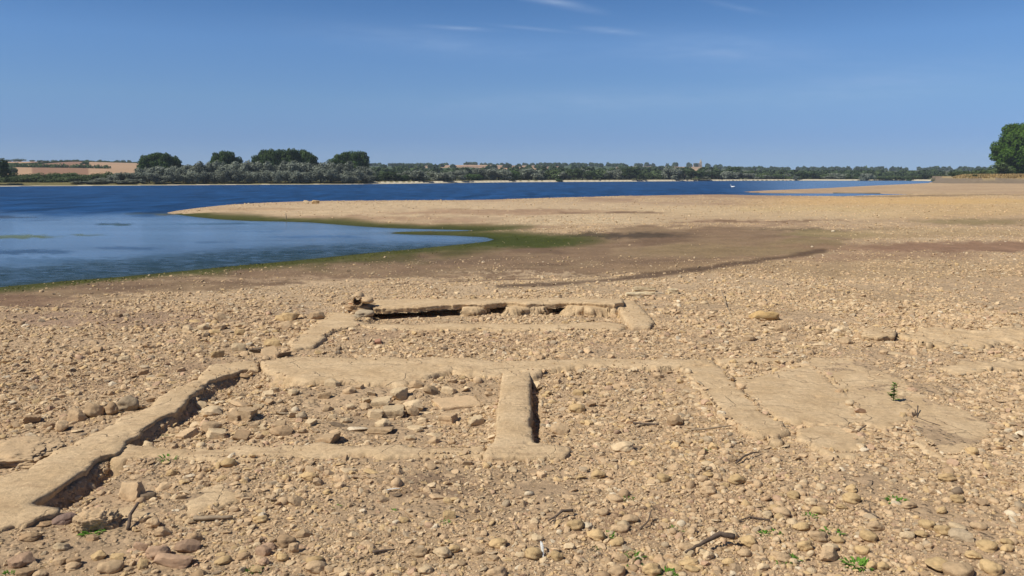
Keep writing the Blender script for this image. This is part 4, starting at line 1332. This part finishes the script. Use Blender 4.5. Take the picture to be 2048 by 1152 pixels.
# white water bird with folded wings
x, y = at_z(1466, 374.5, ZW)
bm = bmesh.new()
bmesh.ops.create_uvsphere(bm, u_segments=20, v_segments=12, radius=1)
for v in bm.verts:
    c = v.co
    tail = max(0, -c.x)
    v.co = Vector((c.x * .52, c.y * .24 * (1 - .35 * tail), c.z * .2 + tail * tail * .12))
me = bpy.data.meshes.new('waterbird'); bm.to_mesh(me); bm.free()
me.polygons.foreach_set('use_smooth', np.ones(len(me.polygons), bool))
bird = link('waterbird', me, M_WHITE); bird.location = (x, y, ZW + .1); bird.rotation_euler = (0, 0, 2.9)
tag(bird, 'white water bird floating on the open lake near the tip of the far spit', 'bird')
link('neck', tube_mesh('neck', [([(.42, 0, .05), (.52, 0, .2), (.5, 0, .38), (.55, 0, .5), (.64, 0, .5), (.74, 0, .46)], [.08, .06, .05, .055, .06, .02], 10, 0)]), M_WHITE, bird)


# ------------------------------------------------------------------ plants
def leaf_cloud(blobs, n, size, up=.0, surf=.55, seed=0, tri=False, droop=0.0, aspect=.6, gap=0.0):
    """blobs (cx,cy,cz,rx,ry,rz); leaf-sized faces spread through them, denser at the skin"""
    r = np.random.default_rng(seed)
    B = np.array(blobs, float)
    wt = (B[:, 3] * B[:, 4] * B[:, 5]) ** (2 / 3)
    bi = r.choice(len(B), n, p=wt / wt.sum())
    d = r.normal(size=(n, 3)); d /= np.linalg.norm(d, axis=1, keepdims=True)
    rad_ = surf + (1 - surf) * r.random(n) ** .5
    rad_ *= 1 + .18 * (vnoise(d[:, 0] * 3 + bi * 3.1, d[:, 1] * 3 + d[:, 2] * 2.3, seed) - .5) * 2
    P = B[bi, :3] + d * rad_[:, None] * B[bi, 3:6]
    nrm = d + r.normal(size=(n, 3)) * .55 + np.array([0, 0, up]); nrm /= np.linalg.norm(nrm, axis=1, keepdims=True)
    a = np.cross(nrm, r.normal(size=(n, 3))); a[:, 2] -= droop; a -= nrm * np.sum(a * nrm, 1, keepdims=True)
    a /= np.linalg.norm(a, axis=1, keepdims=True) + 1e-9
    b = np.cross(nrm, a)
    s = size * r.uniform(.6, 1.3, n)[:, None]
    q = [P - a * s, P + b * s * aspect + a * s * .1, P + a * s, P - b * s * aspect + a * s * .1]
    V = np.stack(q, 1).reshape(-1, 3)
    t = np.clip(r.random(n) * .7 + .3 * r.random(len(B))[bi], 0, 1)
    C = np.repeat(np.stack([t, t, t], -1), 4, 0)
    return V, np.arange(4 * n).reshape(-1, 4), C


def crown_mesh(kind, seed, n, size):
    r = np.random.default_rng(seed)
    bl = []
    if kind == 'willow':
        for k in range(20):
            a, e = r.uniform(0, 6.28), r.random()
            rr = .42 * math.sqrt(r.random())
            h = .18 + .66 * r.random() * (1 - .9 * rr * rr)
            s = r.uniform(.12, .2)
            bl.append((rr * math.cos(a), rr * math.sin(a), h, s, s, s * 1.15))
        args = dict(up=.25, droop=.4)
    elif kind == 'poplar':
        for k in range(16):
            t = (k + r.random()) / 16
            w = .36 * (math.sin(math.pi * min(1, t * .72 + .16)) ** .4)
            a = r.uniform(0, 6.28)
            bl.append((.12 * math.cos(a), .12 * math.sin(a), .10 + .80 * t, w, w, .10))
        args = dict(up=.2)
    elif kind == 'bush':
        for k in range(13):
            a = r.uniform(0, 6.28); rr = .42 * math.sqrt(r.random())
            h = .15 + .55 * r.random() * (1 - rr)
            s = r.uniform(.16, .26)
            bl.append((rr * math.cos(a), rr * math.sin(a), h, s, s, s))
        args = dict(up=.25)
    else:                                   # broad tree on a trunk
        for k in range(26):
            a = r.uniform(0, 6.28); e = r.uniform(-.5, 1)
            rr = .40 * math.sqrt(max(0, 1 - (e * .8) ** 2)) * r.uniform(.55, 1)
            s = r.uniform(.11, .19)
            bl.append((rr * math.cos(a), rr * math.sin(a), .56 + .33 * e, s, s, s * .85))
        args = dict(up=.3)
    V, Fc, C = leaf_cloud(bl, n, size, seed=seed, **args)
    return mesh_np('crown', V, Fc, 4, False, C)


def trunk_mesh(seed, h, r0, limbs=4, spread=.25):
    rr = random.Random(seed)
    specs = [([(0, 0, -.03), (.004, 0, h * .3), (.01, .006, h * .65), (.004, -.01, h)], [r0 * 1.35, r0, r0 * .75, r0 * .3], 8, .08)]
    for k in range(limbs):
        a = rr.uniform(0, 6.28); z0 = h * rr.uniform(.35, .7)
        e = Vector((math.cos(a) * spread, math.sin(a) * spread, z0 + h * rr.uniform(.2, .4)))
        specs.append(([(0, 0, z0), (e.x * .5, e.y * .5, z0 + (e.z - z0) * .4), tuple(e)], [r0 * .5, r0 * .35, r0 * .12], 6, .08))
    return tube_mesh('trunk', specs)


PLANTS = {}
for kind, mat, n, size, cnt in (('willow', M_WILLOW, 2600, .040, 4), ('poplar', M_POPLAR, 4500, .040, 3), ('bush', M_BUSH, 1300, .05, 4), ('broad', M_WOOD, 2200, .042, 3), ('darkbush', M_POPLAR, 1300, .05, 3)):
    PLANTS[kind] = []
    for i in range(cnt):
        me = crown_mesh('bush' if kind == 'darkbush' else kind, 500 + 31 * i + len(kind), n, size)
        me.materials.append(mat)
        tm = trunk_mesh(40 + i, .55 if kind != 'poplar' else .8, .022 if 'bush' not in kind else .015, 4, .22 if kind != 'poplar' else .08)
        tm.materials.append(M_BARK)
        PLANTS[kind].append((me, tm))


def plant(kind, x, y, wid, hgt, name, label, cat='tree', group=None, z=None, trunk=True):
    if z is None: z = float(height_smooth(np.array([x]), np.array([y]))[0])
    e = empty(name, (x, y, z - .05), random.uniform(0, 6.28), (wid, wid, hgt))
    tag(e, label, cat, group)
    me, tm = random.choice(PLANTS[kind])
    link('crown', me, None, e)
    if trunk: link('trunk', tm, None, e)
    return e


def far_spot(px, inland):
    Y = F * HW / (np.interp(px, FAR_X, FAR_Y) - HOR) + inland
    return (px - 1024) / F * Y, Y


def far_plant(kind, px, inland, top_py, wpx, *a, **k):
    x, y = far_spot(px, inland)
    z = float(height_smooth(np.array([x]), np.array([y]))[0])
    ztop = CAMZ + (HOR - top_py) / F * y
    return plant(kind, x, y, wpx * y / F, max(.8, (ztop - z) * 1.06), *a, z=z, **k)


random.seed(5)
G = 'willows crowding the far shore'
tops_x = [205, 235, 260, 300, 340, 400, 470, 560, 700, 735, 760]
tops_y = [356, 348, 343, 336, 330, 325, 323, 323, 324, 330, 340]
px = 214
while px < 745:
    t = np.interp(px, tops_x, tops_y)
    far_plant('willow', px, 24 + random.uniform(-3, 3), t + random.uniform(-2, 3), random.uniform(38, 52), 'willow_tree', 'grey-green willow in the back row of the thicket below the dark poplars', group=G + ', back row')
    px += random.uniform(17, 23)
px = 170
while px < 745:
    t = np.interp(px, tops_x, tops_y)
    far_plant('willow', px, 13 + random.uniform(-1, 1), max(t + random.uniform(5, 26), 338), random.uniform(30, 44), 'willow_tree', 'low grey-green willow at the waterline below the dark poplars', group=G + ', front row')
    px += random.uniform(19, 27)
for (x0, x1, top, lb, n) in ((284, 372, 308, 'dark poplar in the dome-shaped clump next to the harvested hill', 10), (427, 487, 304, 'dark poplar in the smallest clump above the willows', 7),
                             (508, 644, 301.5, 'dark poplar in the widest flat-topped clump above the willows', 15), (663, 739, 305, 'dark poplar in the last clump at the end of the willow thicket', 8)):
    for i in range(n):
        t = (i + .5 + random.uniform(-.15, .15)) / n
        px = x0 + (x1 - x0) * (.06 + .88 * t)
        sag = 15 * abs(2 * t - 1) ** (3.2 if n < 12 else 6)
        if lb.endswith('thicket'): sag = 14 * max(0, 1 - 2 * t) ** 1.6 + 2 * max(0, 2 * t - 1) ** 3
        far_plant('poplar', px, 42 + random.uniform(-4, 4), top + sag + random.uniform(-.6, 1.4), (x1 - x0) / n * 3.3, 'poplar_tree', lb, group=lb + 's')
far_plant('broad', 2, 10, 318, 52, 'broadleaf_tree', 'dark broadleaf tree at the very edge of the far shore under the hill')
# bushes under the hill
px = 22
while px < 232:
    far_plant(random.choice(['bush', 'bush', 'darkbush']), px, 38 + random.uniform(-8, 14), 341 + random.uniform(-4, 5), random.uniform(30, 46), 'shore_bush', 'green bush in the thicket at the foot of the harvested hill', 'bush', 'bushes at the foot of the harvested hill')
    px += random.uniform(11, 17)
px = 20
while px < 180:
    far_plant('bush', px, 26 + random.uniform(-4, 4), 351 + random.uniform(-4, 3), random.uniform(24, 38), 'shore_bush', 'low pale bush behind the grassy shore at the foot of the hill', 'bush', 'low bushes behind the grassy far shore')
    px += random.uniform(15, 22)
# shoreline trees across the middle and beyond
G2 = 'trees and bushes along the far beach'
px = 738
while px < 1875:
    k = random.random()
    kind = 'willow' if k < .3 else ('bush' if k < .62 else 'broad' if k < .85 else 'darkbush')
    base = np.interp(px, [738, 900, 1024, 1200, 1400, 1600, 1870], [343, 341, 340, 340, 343, 348, 350])
    nm = {'willow': 'willow_tree', 'bush': 'shore_bush', 'broad': 'broadleaf_tree', 'darkbush': 'shore_bush'}[kind]
    lb = {'willow': 'pale grey-green willow along the far beach', 'bush': 'mid-green bush along the far beach', 'broad': 'rich green rounded tree along the far beach', 'darkbush': 'dark green bush along the far beach'}[kind]
    far_plant(kind, px, 20 + random.uniform(-4, 26), base + random.uniform(-5, 5), random.uniform(28, 60), nm, lb, 'bush' if 'bush' in kind else 'tree', G2 + ': ' + lb)
    px += random.uniform(10, 17)
for (px, inland, top, w, kind, nm, lb) in [(1728, 6, 344, 30, 'willow', 'willow_tree', 'leaning grey-green willow growing out over the far beach'), (1586, 6, 351, 12, 'willow', 'shore_bush', 'pale lone bush on the far beach'),
                                          (1340, 20, 336, 44, 'willow', 'willow_tree', 'tall pale willow below the church tower'), (1465, 30, 334, 34, 'broad', 'broadleaf_tree', 'tall bright green tree standing over the middle of the far beach'),
                                          (1115, 10, 356, 18, 'darkbush', 'shore_bush', 'dark low bush standing on the far beach'), (1812, 4, 357, 12, 'darkbush', 'shore_bush', 'small dark bush at the end of the far beach')]:
    far_plant(kind, px, inland, top, w, nm, lb, 'bush' if 'bush' in nm else 'tree')
# trees on the harvested hill
HILL = [(27, 960, 318, 13), (50, 960, 316, 20), (77, 960, 320, 10), (92, 800, 324, 10), (100, 780, 328, 6), (107, 780, 327, 5), (119, 840, 322, 9), (134, 950, 321, 6), (147, 960, 319, 11), (162, 960, 318, 11),
        (211, 980, 318, 9), (245, 980, 319, 7), (255, 980, 318.5, 9), (266, 980, 319, 8), (45, 640, 331, 9), (78, 640, 330, 8), (180, 700, 328, 11), (178, 560, 336, 12), (240, 985, 322, 14), (222, 970, 323, 12), (185, 985, 322, 22), (5, 960, 320, 12)]
for px, Y, top, w in HILL:
    x = (px - 1024) / F * Y
    z = float(height_smooth(np.array([x]), np.array([float(Y)]))[0])
    hh = CAMZ + (HOR - top) / F * Y - z
    plant('darkbush', x, Y, w * Y / F * 1.15, max(3.0, hh * 1.05), 'field_tree', 'dark round hedgerow tree on the harvested hill', 'tree', 'hedgerow trees on the harvested hill', z=z)


def hedge(pts, h, label, group):
    """clipped field hedge along (px, depth) points"""
    P = [Vector(((px - 1024) / F * Y, Y, 0)) for px, Y in pts]
    bl = []
    for a, b in zip(P[:-1], P[1:]):
        n = max(2, int((b - a).length / (h * .7)))
        for i in range(n):
            p = a.lerp(b, (i + random.random() * .5) / n)
            z = float(height_smooth(np.array([p.x]), np.array([p.y]))[0])
            s = h * random.uniform(.4, .8)
            bl.append((p.x, p.y, z + s * .6, s * 1.1, s * 1.1, s))
    V, Fc, C = leaf_cloud(bl, len(bl) * 45, h * .28, seed=len(bl))
    o = link('hedge', mesh_np('hedge', V, Fc, 4, False, C), M_POPLAR)
    return tag(o, label, 'hedge', group)


hedge([(10, 700), (50, 650), (85, 690), (135, 800), (170, 900), (190, 930)], 1.2, 'dark hedge climbing the harvested hill beside the brown field', 'field hedges')
hedge([(178, 985), (215, 960), (250, 930), (285, 905)], 1.1, 'dark hedge crossing the top of the harvested hill', 'field hedges')
hedge([(184, 700), (182, 780), (186, 900)], 1.8, 'short dark hedge between the brown field and the tan field', 'field hedges')
hedge([(-30, 600), (60, 570), (140, 560), (230, 560)], 2.4, 'dark hedge at the foot of the harvested hill behind the bushes', 'field hedges')


# far woods read as one mass
def woods(rows, name, label, mat, seed, leaf=1.5, per=70):
    r = random.Random(seed)
    bl = []
    for (x0, x1, Y0, Y1, top0, top1, n) in rows:
        for i in range(n):
            px = r.uniform(x0, x1); Y = r.uniform(Y0, Y1)
            x = (px - 1024) / F * Y
            z = float(height_smooth(np.array([x]), np.array([float(Y)]))[0])
            top = CAMZ + (HOR - r.uniform(top0, top1)) / F * Y
            h = min(max(top - z, 3.0), 16.0)
            w = r.uniform(.35, .6) * max(h, 6)
            bl.append((x, Y, z + h * .45, w, w, h * .52))
            bl.append((x + r.uniform(-.5, .5) * w, Y, z + h * .7, w * .6, w * .6, h * .3))
    V, Fc, C = leaf_cloud(bl, len(bl) * per, leaf, seed=seed, up=.25)
    o = link(name, mesh_np(name, V, Fc, 4, False, C), mat)
    return tag(o, label, 'woods', kind='stuff')


woods([(740, 1450, 500, 640, 335, 342, 170), (1400, 1960, 600, 760, 340, 346, 190), (300, 760, 420, 520, 340, 350, 60), (1900, 2500, 480, 640, 338, 344, 90), (-300, 40, 400, 520, 338, 350, 40)], 'far_woods', 'mixed green wood filling the land behind the far beach', M_WOOD, 3)
woods([(740, 960, 1350, 1500, 329, 333, 40), (1430, 2100, 1200, 1650, 334, 340, 200), (930, 1440, 1560, 1700, 326, 331.5, 60), (1130, 1250, 1200, 1500, 330, 336, 30), (760, 1440, 800, 1150, 336, 341, 60), (2048, 2500, 900, 1300, 334, 340, 50),
       (1080, 1130, 1200, 1500, 331, 335, 12), (-500, 0, 900, 1000, 319, 324, 25)], 'hill_woods', 'dark bluish woods along the distant skyline', M_POPLAR, 4, leaf=3.2, per=46)

# church on the skyline
Yc = 1620.0
x = (1397 - 1024) / F * Yc
z = float(height_smooth(np.array([x]), np.array([Yc]))[0])
ch = empty('church', (x, Yc, z))
tag(ch, 'small pale church with a pointed tower on the distant skyline', 'church')
tw = link('tower', box_mesh('tower', 4.2, 4.2, 9.5, .1, jit=.02), M_CHURCH, ch)
bm = bmesh.new()
bmesh.ops.create_cone(bm, segments=8, radius1=2.3, radius2=.08, depth=6, cap_ends=True)
me = bpy.data.meshes.new('spire'); bm.to_mesh(me); bm.free()
sp = link('spire', me, M_CHURCH, ch); sp.location = (0, 0, 12.4)
nv = link('nave', box_mesh('nave', 12, 6, 4.5, .1, jit=.02), M_CHURCH, ch); nv.location = (-8.2, 0, 0)
bm = bmesh.new()
vs = [bm.verts.new(c) for c in ((-6.2, -3.3, 0), (6.0, -3.3, 0), (6.0, 3.3, 0), (-6.2, 3.3, 0), (-6.2, 0, 3), (6.0, 0, 3))]
for f in ((0, 1, 5, 4), (2, 3, 4, 5), (0, 4, 3), (1, 2, 5), (3, 2, 1, 0)): bm.faces.new([vs[i] for i in f])
me = bpy.data.meshes.new('roof'); bm.to_mesh(me); bm.free()
rf = link('roof', me, M_ROOF, ch); rf.location = (-8.2, 0, 4.52)


# tall broadleaf tree on the grassy bank
def big_tree(px, Y, wid, hgt, seed, label, n=26000):
    x = (px - 1024) / F * Y
    z = float(height_smooth(np.array([x]), np.array([float(Y)]))[0])
    r = np.random.default_rng(seed)
    e = empty('oak_tree', (x, Y, z))
    tag(e, label, 'tree', 'oaks on the grassy bank')
    bl = []
    for k in range(170):
        a = r.uniform(0, 6.28); t = r.random()
        env = math.sin(math.pi * (t * .70 + .20)) ** .5
        rr = wid * .5 * env * math.sqrt(r.uniform(.35, 1)) * .84
        s = wid * r.uniform(.085, .125)
        bl.append((rr * math.cos(a), rr * math.sin(a), hgt * (.09 + .80 * t), s, s, s * .8))
    V, Fc, C = leaf_cloud(bl, n, .42, seed=seed, up=.35, surf=.5)
    link('crown', mesh_np('crown', V, Fc, 4, False, C), M_OAK, e)
    specs = [([(0, 0, -.3), (.1, 0, hgt * .2), (-.1, .1, hgt * .5), (0, 0, hgt * .85)], [.6, .45, .32, .08], 12, .06)]
    for k in range(9):
        a = r.uniform(0, 6.28); z0 = hgt * r.uniform(.15, .5)
        q = (math.cos(a) * wid * .36, math.sin(a) * wid * .36, z0 + hgt * r.uniform(.1, .3))
        specs.append(([(0, 0, z0), (q[0] * .5, q[1] * .5, z0 + (q[2] - z0) * .35), q], [.2, .14, .04], 8, .06))
    link('trunk', tube_mesh('trunk', specs), M_BARK, e)


big_tree(2044, 300, 25, 19.5, 1, 'big dark green oak cut by the edge of the view, standing on the grassy bank', 70000)
big_tree(2150, 306, 25, 22, 2, 'second dark oak behind the big one on the grassy bank', 50000)
for px, Y, w, h, lb in [(1992, 292, 9, 6.0, 'low green bush at the foot of the big oak'), (1965, 320, 7, 3.6, 'pale green bush between the grassy bank and the big oak'), (1935, 330, 7, 3.4, 'mid-green bush where the grassy bank begins'),
                        (1905, 340, 7, 3.2, 'dark bush at the end of the far woods beside the bank'), (1942, 276, 4.5, 1.0, 'flat dark green shrub on the dry grass of the bank')]:
    x = (px - 1024) / F * Y
    plant('bush', x, Y, w, h, 'bank_bush', lb, 'bush', 'bushes on the grassy bank', z=None)


# ------------------------------------------------------------------ ground cover nobody could count
def cover(name, label, x, y, size, up, mat, seed, lift=0.0, tall=1.0):
    r = np.random.default_rng(seed)
    n = len(x)
    z = height(x, y) if name != 'dry_grass' else height_smooth(x, y)
    a = r.uniform(0, 6.28, n)
    s_ = size * r.uniform(.5, 1.4, n)
    lean = r.normal(0, .5, (n, 2))
    d = np.stack([lean[:, 0], lean[:, 1], np.full(n, up)], -1); d /= np.linalg.norm(d, axis=1, keepdims=True)
    w = np.stack([np.cos(a), np.sin(a), np.zeros(n)], -1)
    P = np.stack([x, y, z + lift], -1)
    V = np.stack([P - w * s_[:, None] * .35, P + w * s_[:, None] * .35, P + d * s_[:, None] * tall], 1).reshape(-1, 3)
    t = np.repeat(r.random(n), 3)
    o = link(name, mesh_np(name, V, np.arange(3 * n).reshape(-1, 3), 3, False, np.stack([t, t, t], -1)), mat)
    return tag(o, label, 'ground cover', kind='stuff')


r_ = np.random.default_rng(77)
n_ = 190000
d_ = 1 / r_.uniform(1 / 62.0, 1 / 17.0, n_); px_ = r_.uniform(-200, 1350, n_)
cx_, cy_ = (px_ - 1024) / F * d_, d_
_, csd = height_smooth(cx_, cy_, True)
_, cpy = pxy(cx_, cy_, height_smooth(cx_, cy_))
wid_ = np.where(cpy > 470, 1.8 + 1.8 * sstep(100, 900, px_), 2.4)
q_ = np.sqrt(((px_ - 1040) / 190) ** 2 + ((cpy - 482) / 17) ** 2)
dens_ = np.maximum((1 - sstep(.1, 1.25, csd / (wid_ * 1.2))) * (csd > .02), 1 - sstep(.4, 1.2, q_)) * (csd > .02)
dens_ *= np.clip(.35 + 1.2 * fbm(cx_, cy_, 1.6, 4, 95), 0.02, 1)
ok_ = r_.random(n_) < dens_ * .55
cover('algae', 'olive green algae and slimy weed drying along the edge of the shallow bay', cx_[ok_], cy_[ok_], .05, .16, mat_leaf('algae', alb(64, 70, 20), alb(100, 98, 40), .1), 78)
n_ = 90000
px_ = r_.uniform(1872, 2500, n_); d_ = r_.uniform(266, 320, n_)
cx_, cy_ = (px_ - 1024) / F * d_, d_
bk_ = poly_sd(cx_, cy_, BANK)
ok_ = (bk_ > 5) & (r_.random(n_) < np.clip(.6 + fbm(cx_, cy_, 6, 3, 96), .1, 1))
cover('dry_grass', 'golden dry grass covering the low bank under the oaks', cx_[ok_], cy_[ok_], .6, 1.6, mat_leaf('dry_grass', alb(176, 150, 100), alb(196, 170, 118), .35), 79)

# ------------------------------------------------------------------ weeds
def weed_leaf(bm, base, d, L, w, curl=.3):
    d = Vector(d).normalized()
    s = d.cross(Vector((0, 0, 1)))
    if s.length < .1: s = Vector((1, 0, 0))
    s.normalize()
    prev = None
    for i in range(5):
        t = i / 4
        c = Vector(base) + d * (L * t) + Vector((0, 0, -curl * L * t * t))
        ww = w * math.sin(math.pi * (.12 + .86 * t))
        cur = [bm.verts.new(c - s * ww), bm.verts.new(c + Vector((0, 0, -ww * .3))), bm.verts.new(c + s * ww)]
        if prev:
            for k in range(2): bm.faces.new([prev[k], prev[k + 1], cur[k + 1], cur[k]])
        prev = cur


def leaves_mesh(name, fn):
    bm = bmesh.new(); fn(bm)
    me = bpy.data.meshes.new(name); bm.to_mesh(me); bm.free()
    a = me.color_attributes.new('Col', 'FLOAT_COLOR', 'POINT')
    c = np.ones((len(me.vertices), 4), np.float32)
    c[:, :3] = np.repeat(np.random.default_rng(3).random((len(me.vertices) // 15 + 1, 1)), 15, 0)[:len(me.vertices)]
    a.data.foreach_set('color', c.ravel())
    return me


def tall_weed(px, py, h, label):
    x, y, z = on_ground(px, py, .05)
    e = empty('leafy_weed', (x, y, z)); tag(e, label, 'weed', 'green weeds')
    stems = [([(0, 0, -.03), (.004, 0, h * .5), (.0, 0, h)], [.005, .004, .002], 6, 0), ([(0, 0, 0), (-.04, .0, h * .2), (-.075, 0, h * .42)], [.004, .003, .002], 6, 0), ([(0, 0, 0), (.03, -.02, -.005), (.05, -.04, .0)], [.005, .004, .003], 6, 0)]
    m = mat_simple('weed_stem', alb(90, 120, 50), .7)
    link('stem', tube_mesh('stem', stems), m, e)

    def fn(bm):
        for k in range(46):
            t = random.random() ** .9
            a = random.uniform(0, 6.28)
            weed_leaf(bm, (0, 0, h * (.12 + .88 * t)), (math.cos(a), math.sin(a), random.uniform(.1, .7)), h * random.uniform(.2, .32), h * .07)
        for k in range(12):
            t = random.random(); a = random.uniform(0, 6.28)
            weed_leaf(bm, (-.075 * t, 0, h * .42 * t), (math.cos(a), math.sin(a), random.uniform(.1, .6)), h * random.uniform(.16, .26), h * .06)
        for k in range(6):
            a = random.uniform(0, 6.28)
            weed_leaf(bm, (.04, -.03, .004), (math.cos(a), math.sin(a), random.uniform(.1, .5)), h * .12, h * .035)
    link('leaves', leaves_mesh('leaves', fn), M_WEED, e)


tall_weed(1787, 797, .17, 'upright leafy green weed growing from the edge of the stained slab piece')


def tuft(px, py, wpx, label, n=26, tall=.6, off=0.0):
    x, y, z = on_ground(px, py, off)
    W = 1.2 * wpx * y / F
    def fn(bm):
        for k in range(n):
            a = random.uniform(0, 6.28); r = W * .42 * math.sqrt(random.random())
            weed_leaf(bm, (r * math.cos(a), r * math.sin(a) * .9, 0), (math.cos(a) * .8, math.sin(a) * .8, random.uniform(.3, 1.4)), W * tall * random.uniform(.45, .9), W * random.uniform(.035, .07), .45)
    o = link('green_tuft', leaves_mesh('green_tuft', fn), M_WEED)
    o.location = (x, y, z)
    tag(o, label, 'weed', 'green weeds')


random.seed(21)
for a in [(185, 1068, 36, 'bright green weed at the foot of the rough square block', 40), (335, 918, 30, 'thin green patch below the long low wall footing', 20), (1215, 1073, 26, 'green tuft beside the big square-ended cobble', 34), (1200, 1096, 16, 'small green tuft before the yellow oblong cobble', 20),
          (1268, 1114, 32, 'wide green tuft beside the buff stone at the bottom', 40), (1275, 1130, 16, 'small green tuft below the wide one', 18), (1258, 1137, 18, 'flat green tuft at the foot of the buff stone', 18), (1335, 1148, 34, 'green tuft at the bottom edge below the oblong cobbles', 40),
          (1528, 1069, 24, 'wider one of two neighbouring green tufts in bare soil', 32), (1553, 1066, 22, 'narrower one of two neighbouring green tufts in bare soil', 28), (1585, 1120, 28, 'round green tuft in front of the triangular stone', 36), (1560, 1128, 20, 'sparse green tuft beside the round one', 20),
          (1716, 1132, 44, 'largest green tuft, beside the joined pair of yellow cobbles', 60), (1662, 1066, 34, 'sparse wide green tuft behind the triangular stone', 30), (1620, 1033, 24, 'green tuft beside the yellow cobble with flat neighbours', 26), (1792, 1003, 30, 'dry green tuft on the pebbles below the outer slab piece', 28),
          (1529, 813, 16, 'green weed in the crack between the low worn wall and the slab', 26), (1484, 768, 10, 'tiny green weed at the top of the slab crack', 16), (1629, 718, 9, 'tiny green weed at the rear edge of the stained slab piece', 14), (1418, 902, 16, 'small green weed on the pebbles before the low worn wall', 18),
          (673, 1015, 18, 'thin green sprig in the front rubble', 16), (788, 1022, 14, 'small bright green sprig beside the dark soil patch', 18), (890, 1045, 16, 'bright green sprig in the middle of the front rubble', 20), (508, 1142, 26, 'green weed at the bottom edge in the front rubble', 26),
          (20, 1148, 24, 'green weed in the bottom corner below the diagonal wall', 24), (330, 872, 10, 'tiny green weed in the shade of the diagonal wall', 12), (195, 942, 16, 'green weed growing in the shade along the diagonal wall', 16), (1075, 878, 12, 'tiny green weed at the foot of the dividing wall', 12),
          (1256, 998, 22, 'thin green sprig beside the buff oblong cobble', 16), (1353, 1060, 24, 'dry green sprig by the small upright twig', 16)]:
    tuft(a[0], a[1], a[2], a[3].replace('left one of', 'one of'), a[4])

# ------------------------------------------------------------------ summer haze
hz_me = box_mesh('haze', 7600, 7600, 110, 1.0, jit=0)
t = NT('summer_haze')
t.n.remove(t.b)
pv = t.node('VolumePrincipled')
pv.inputs['Density'].default_value = 0.00016
pv.inputs['Color'].default_value = (.72, .84, 1, 1)
pv.inputs['Anisotropy'].default_value = 0.0
t.l.new(pv.outputs[0], t.out.inputs['Volume'])
hz = link('haze', hz_me, t.m)
hz.location = (0, 0, float(min(gz_.min(), ZW - 3)) - 1.5)
tag(hz, 'thin bluish summer haze over the lake', 'haze', kind='stuff')
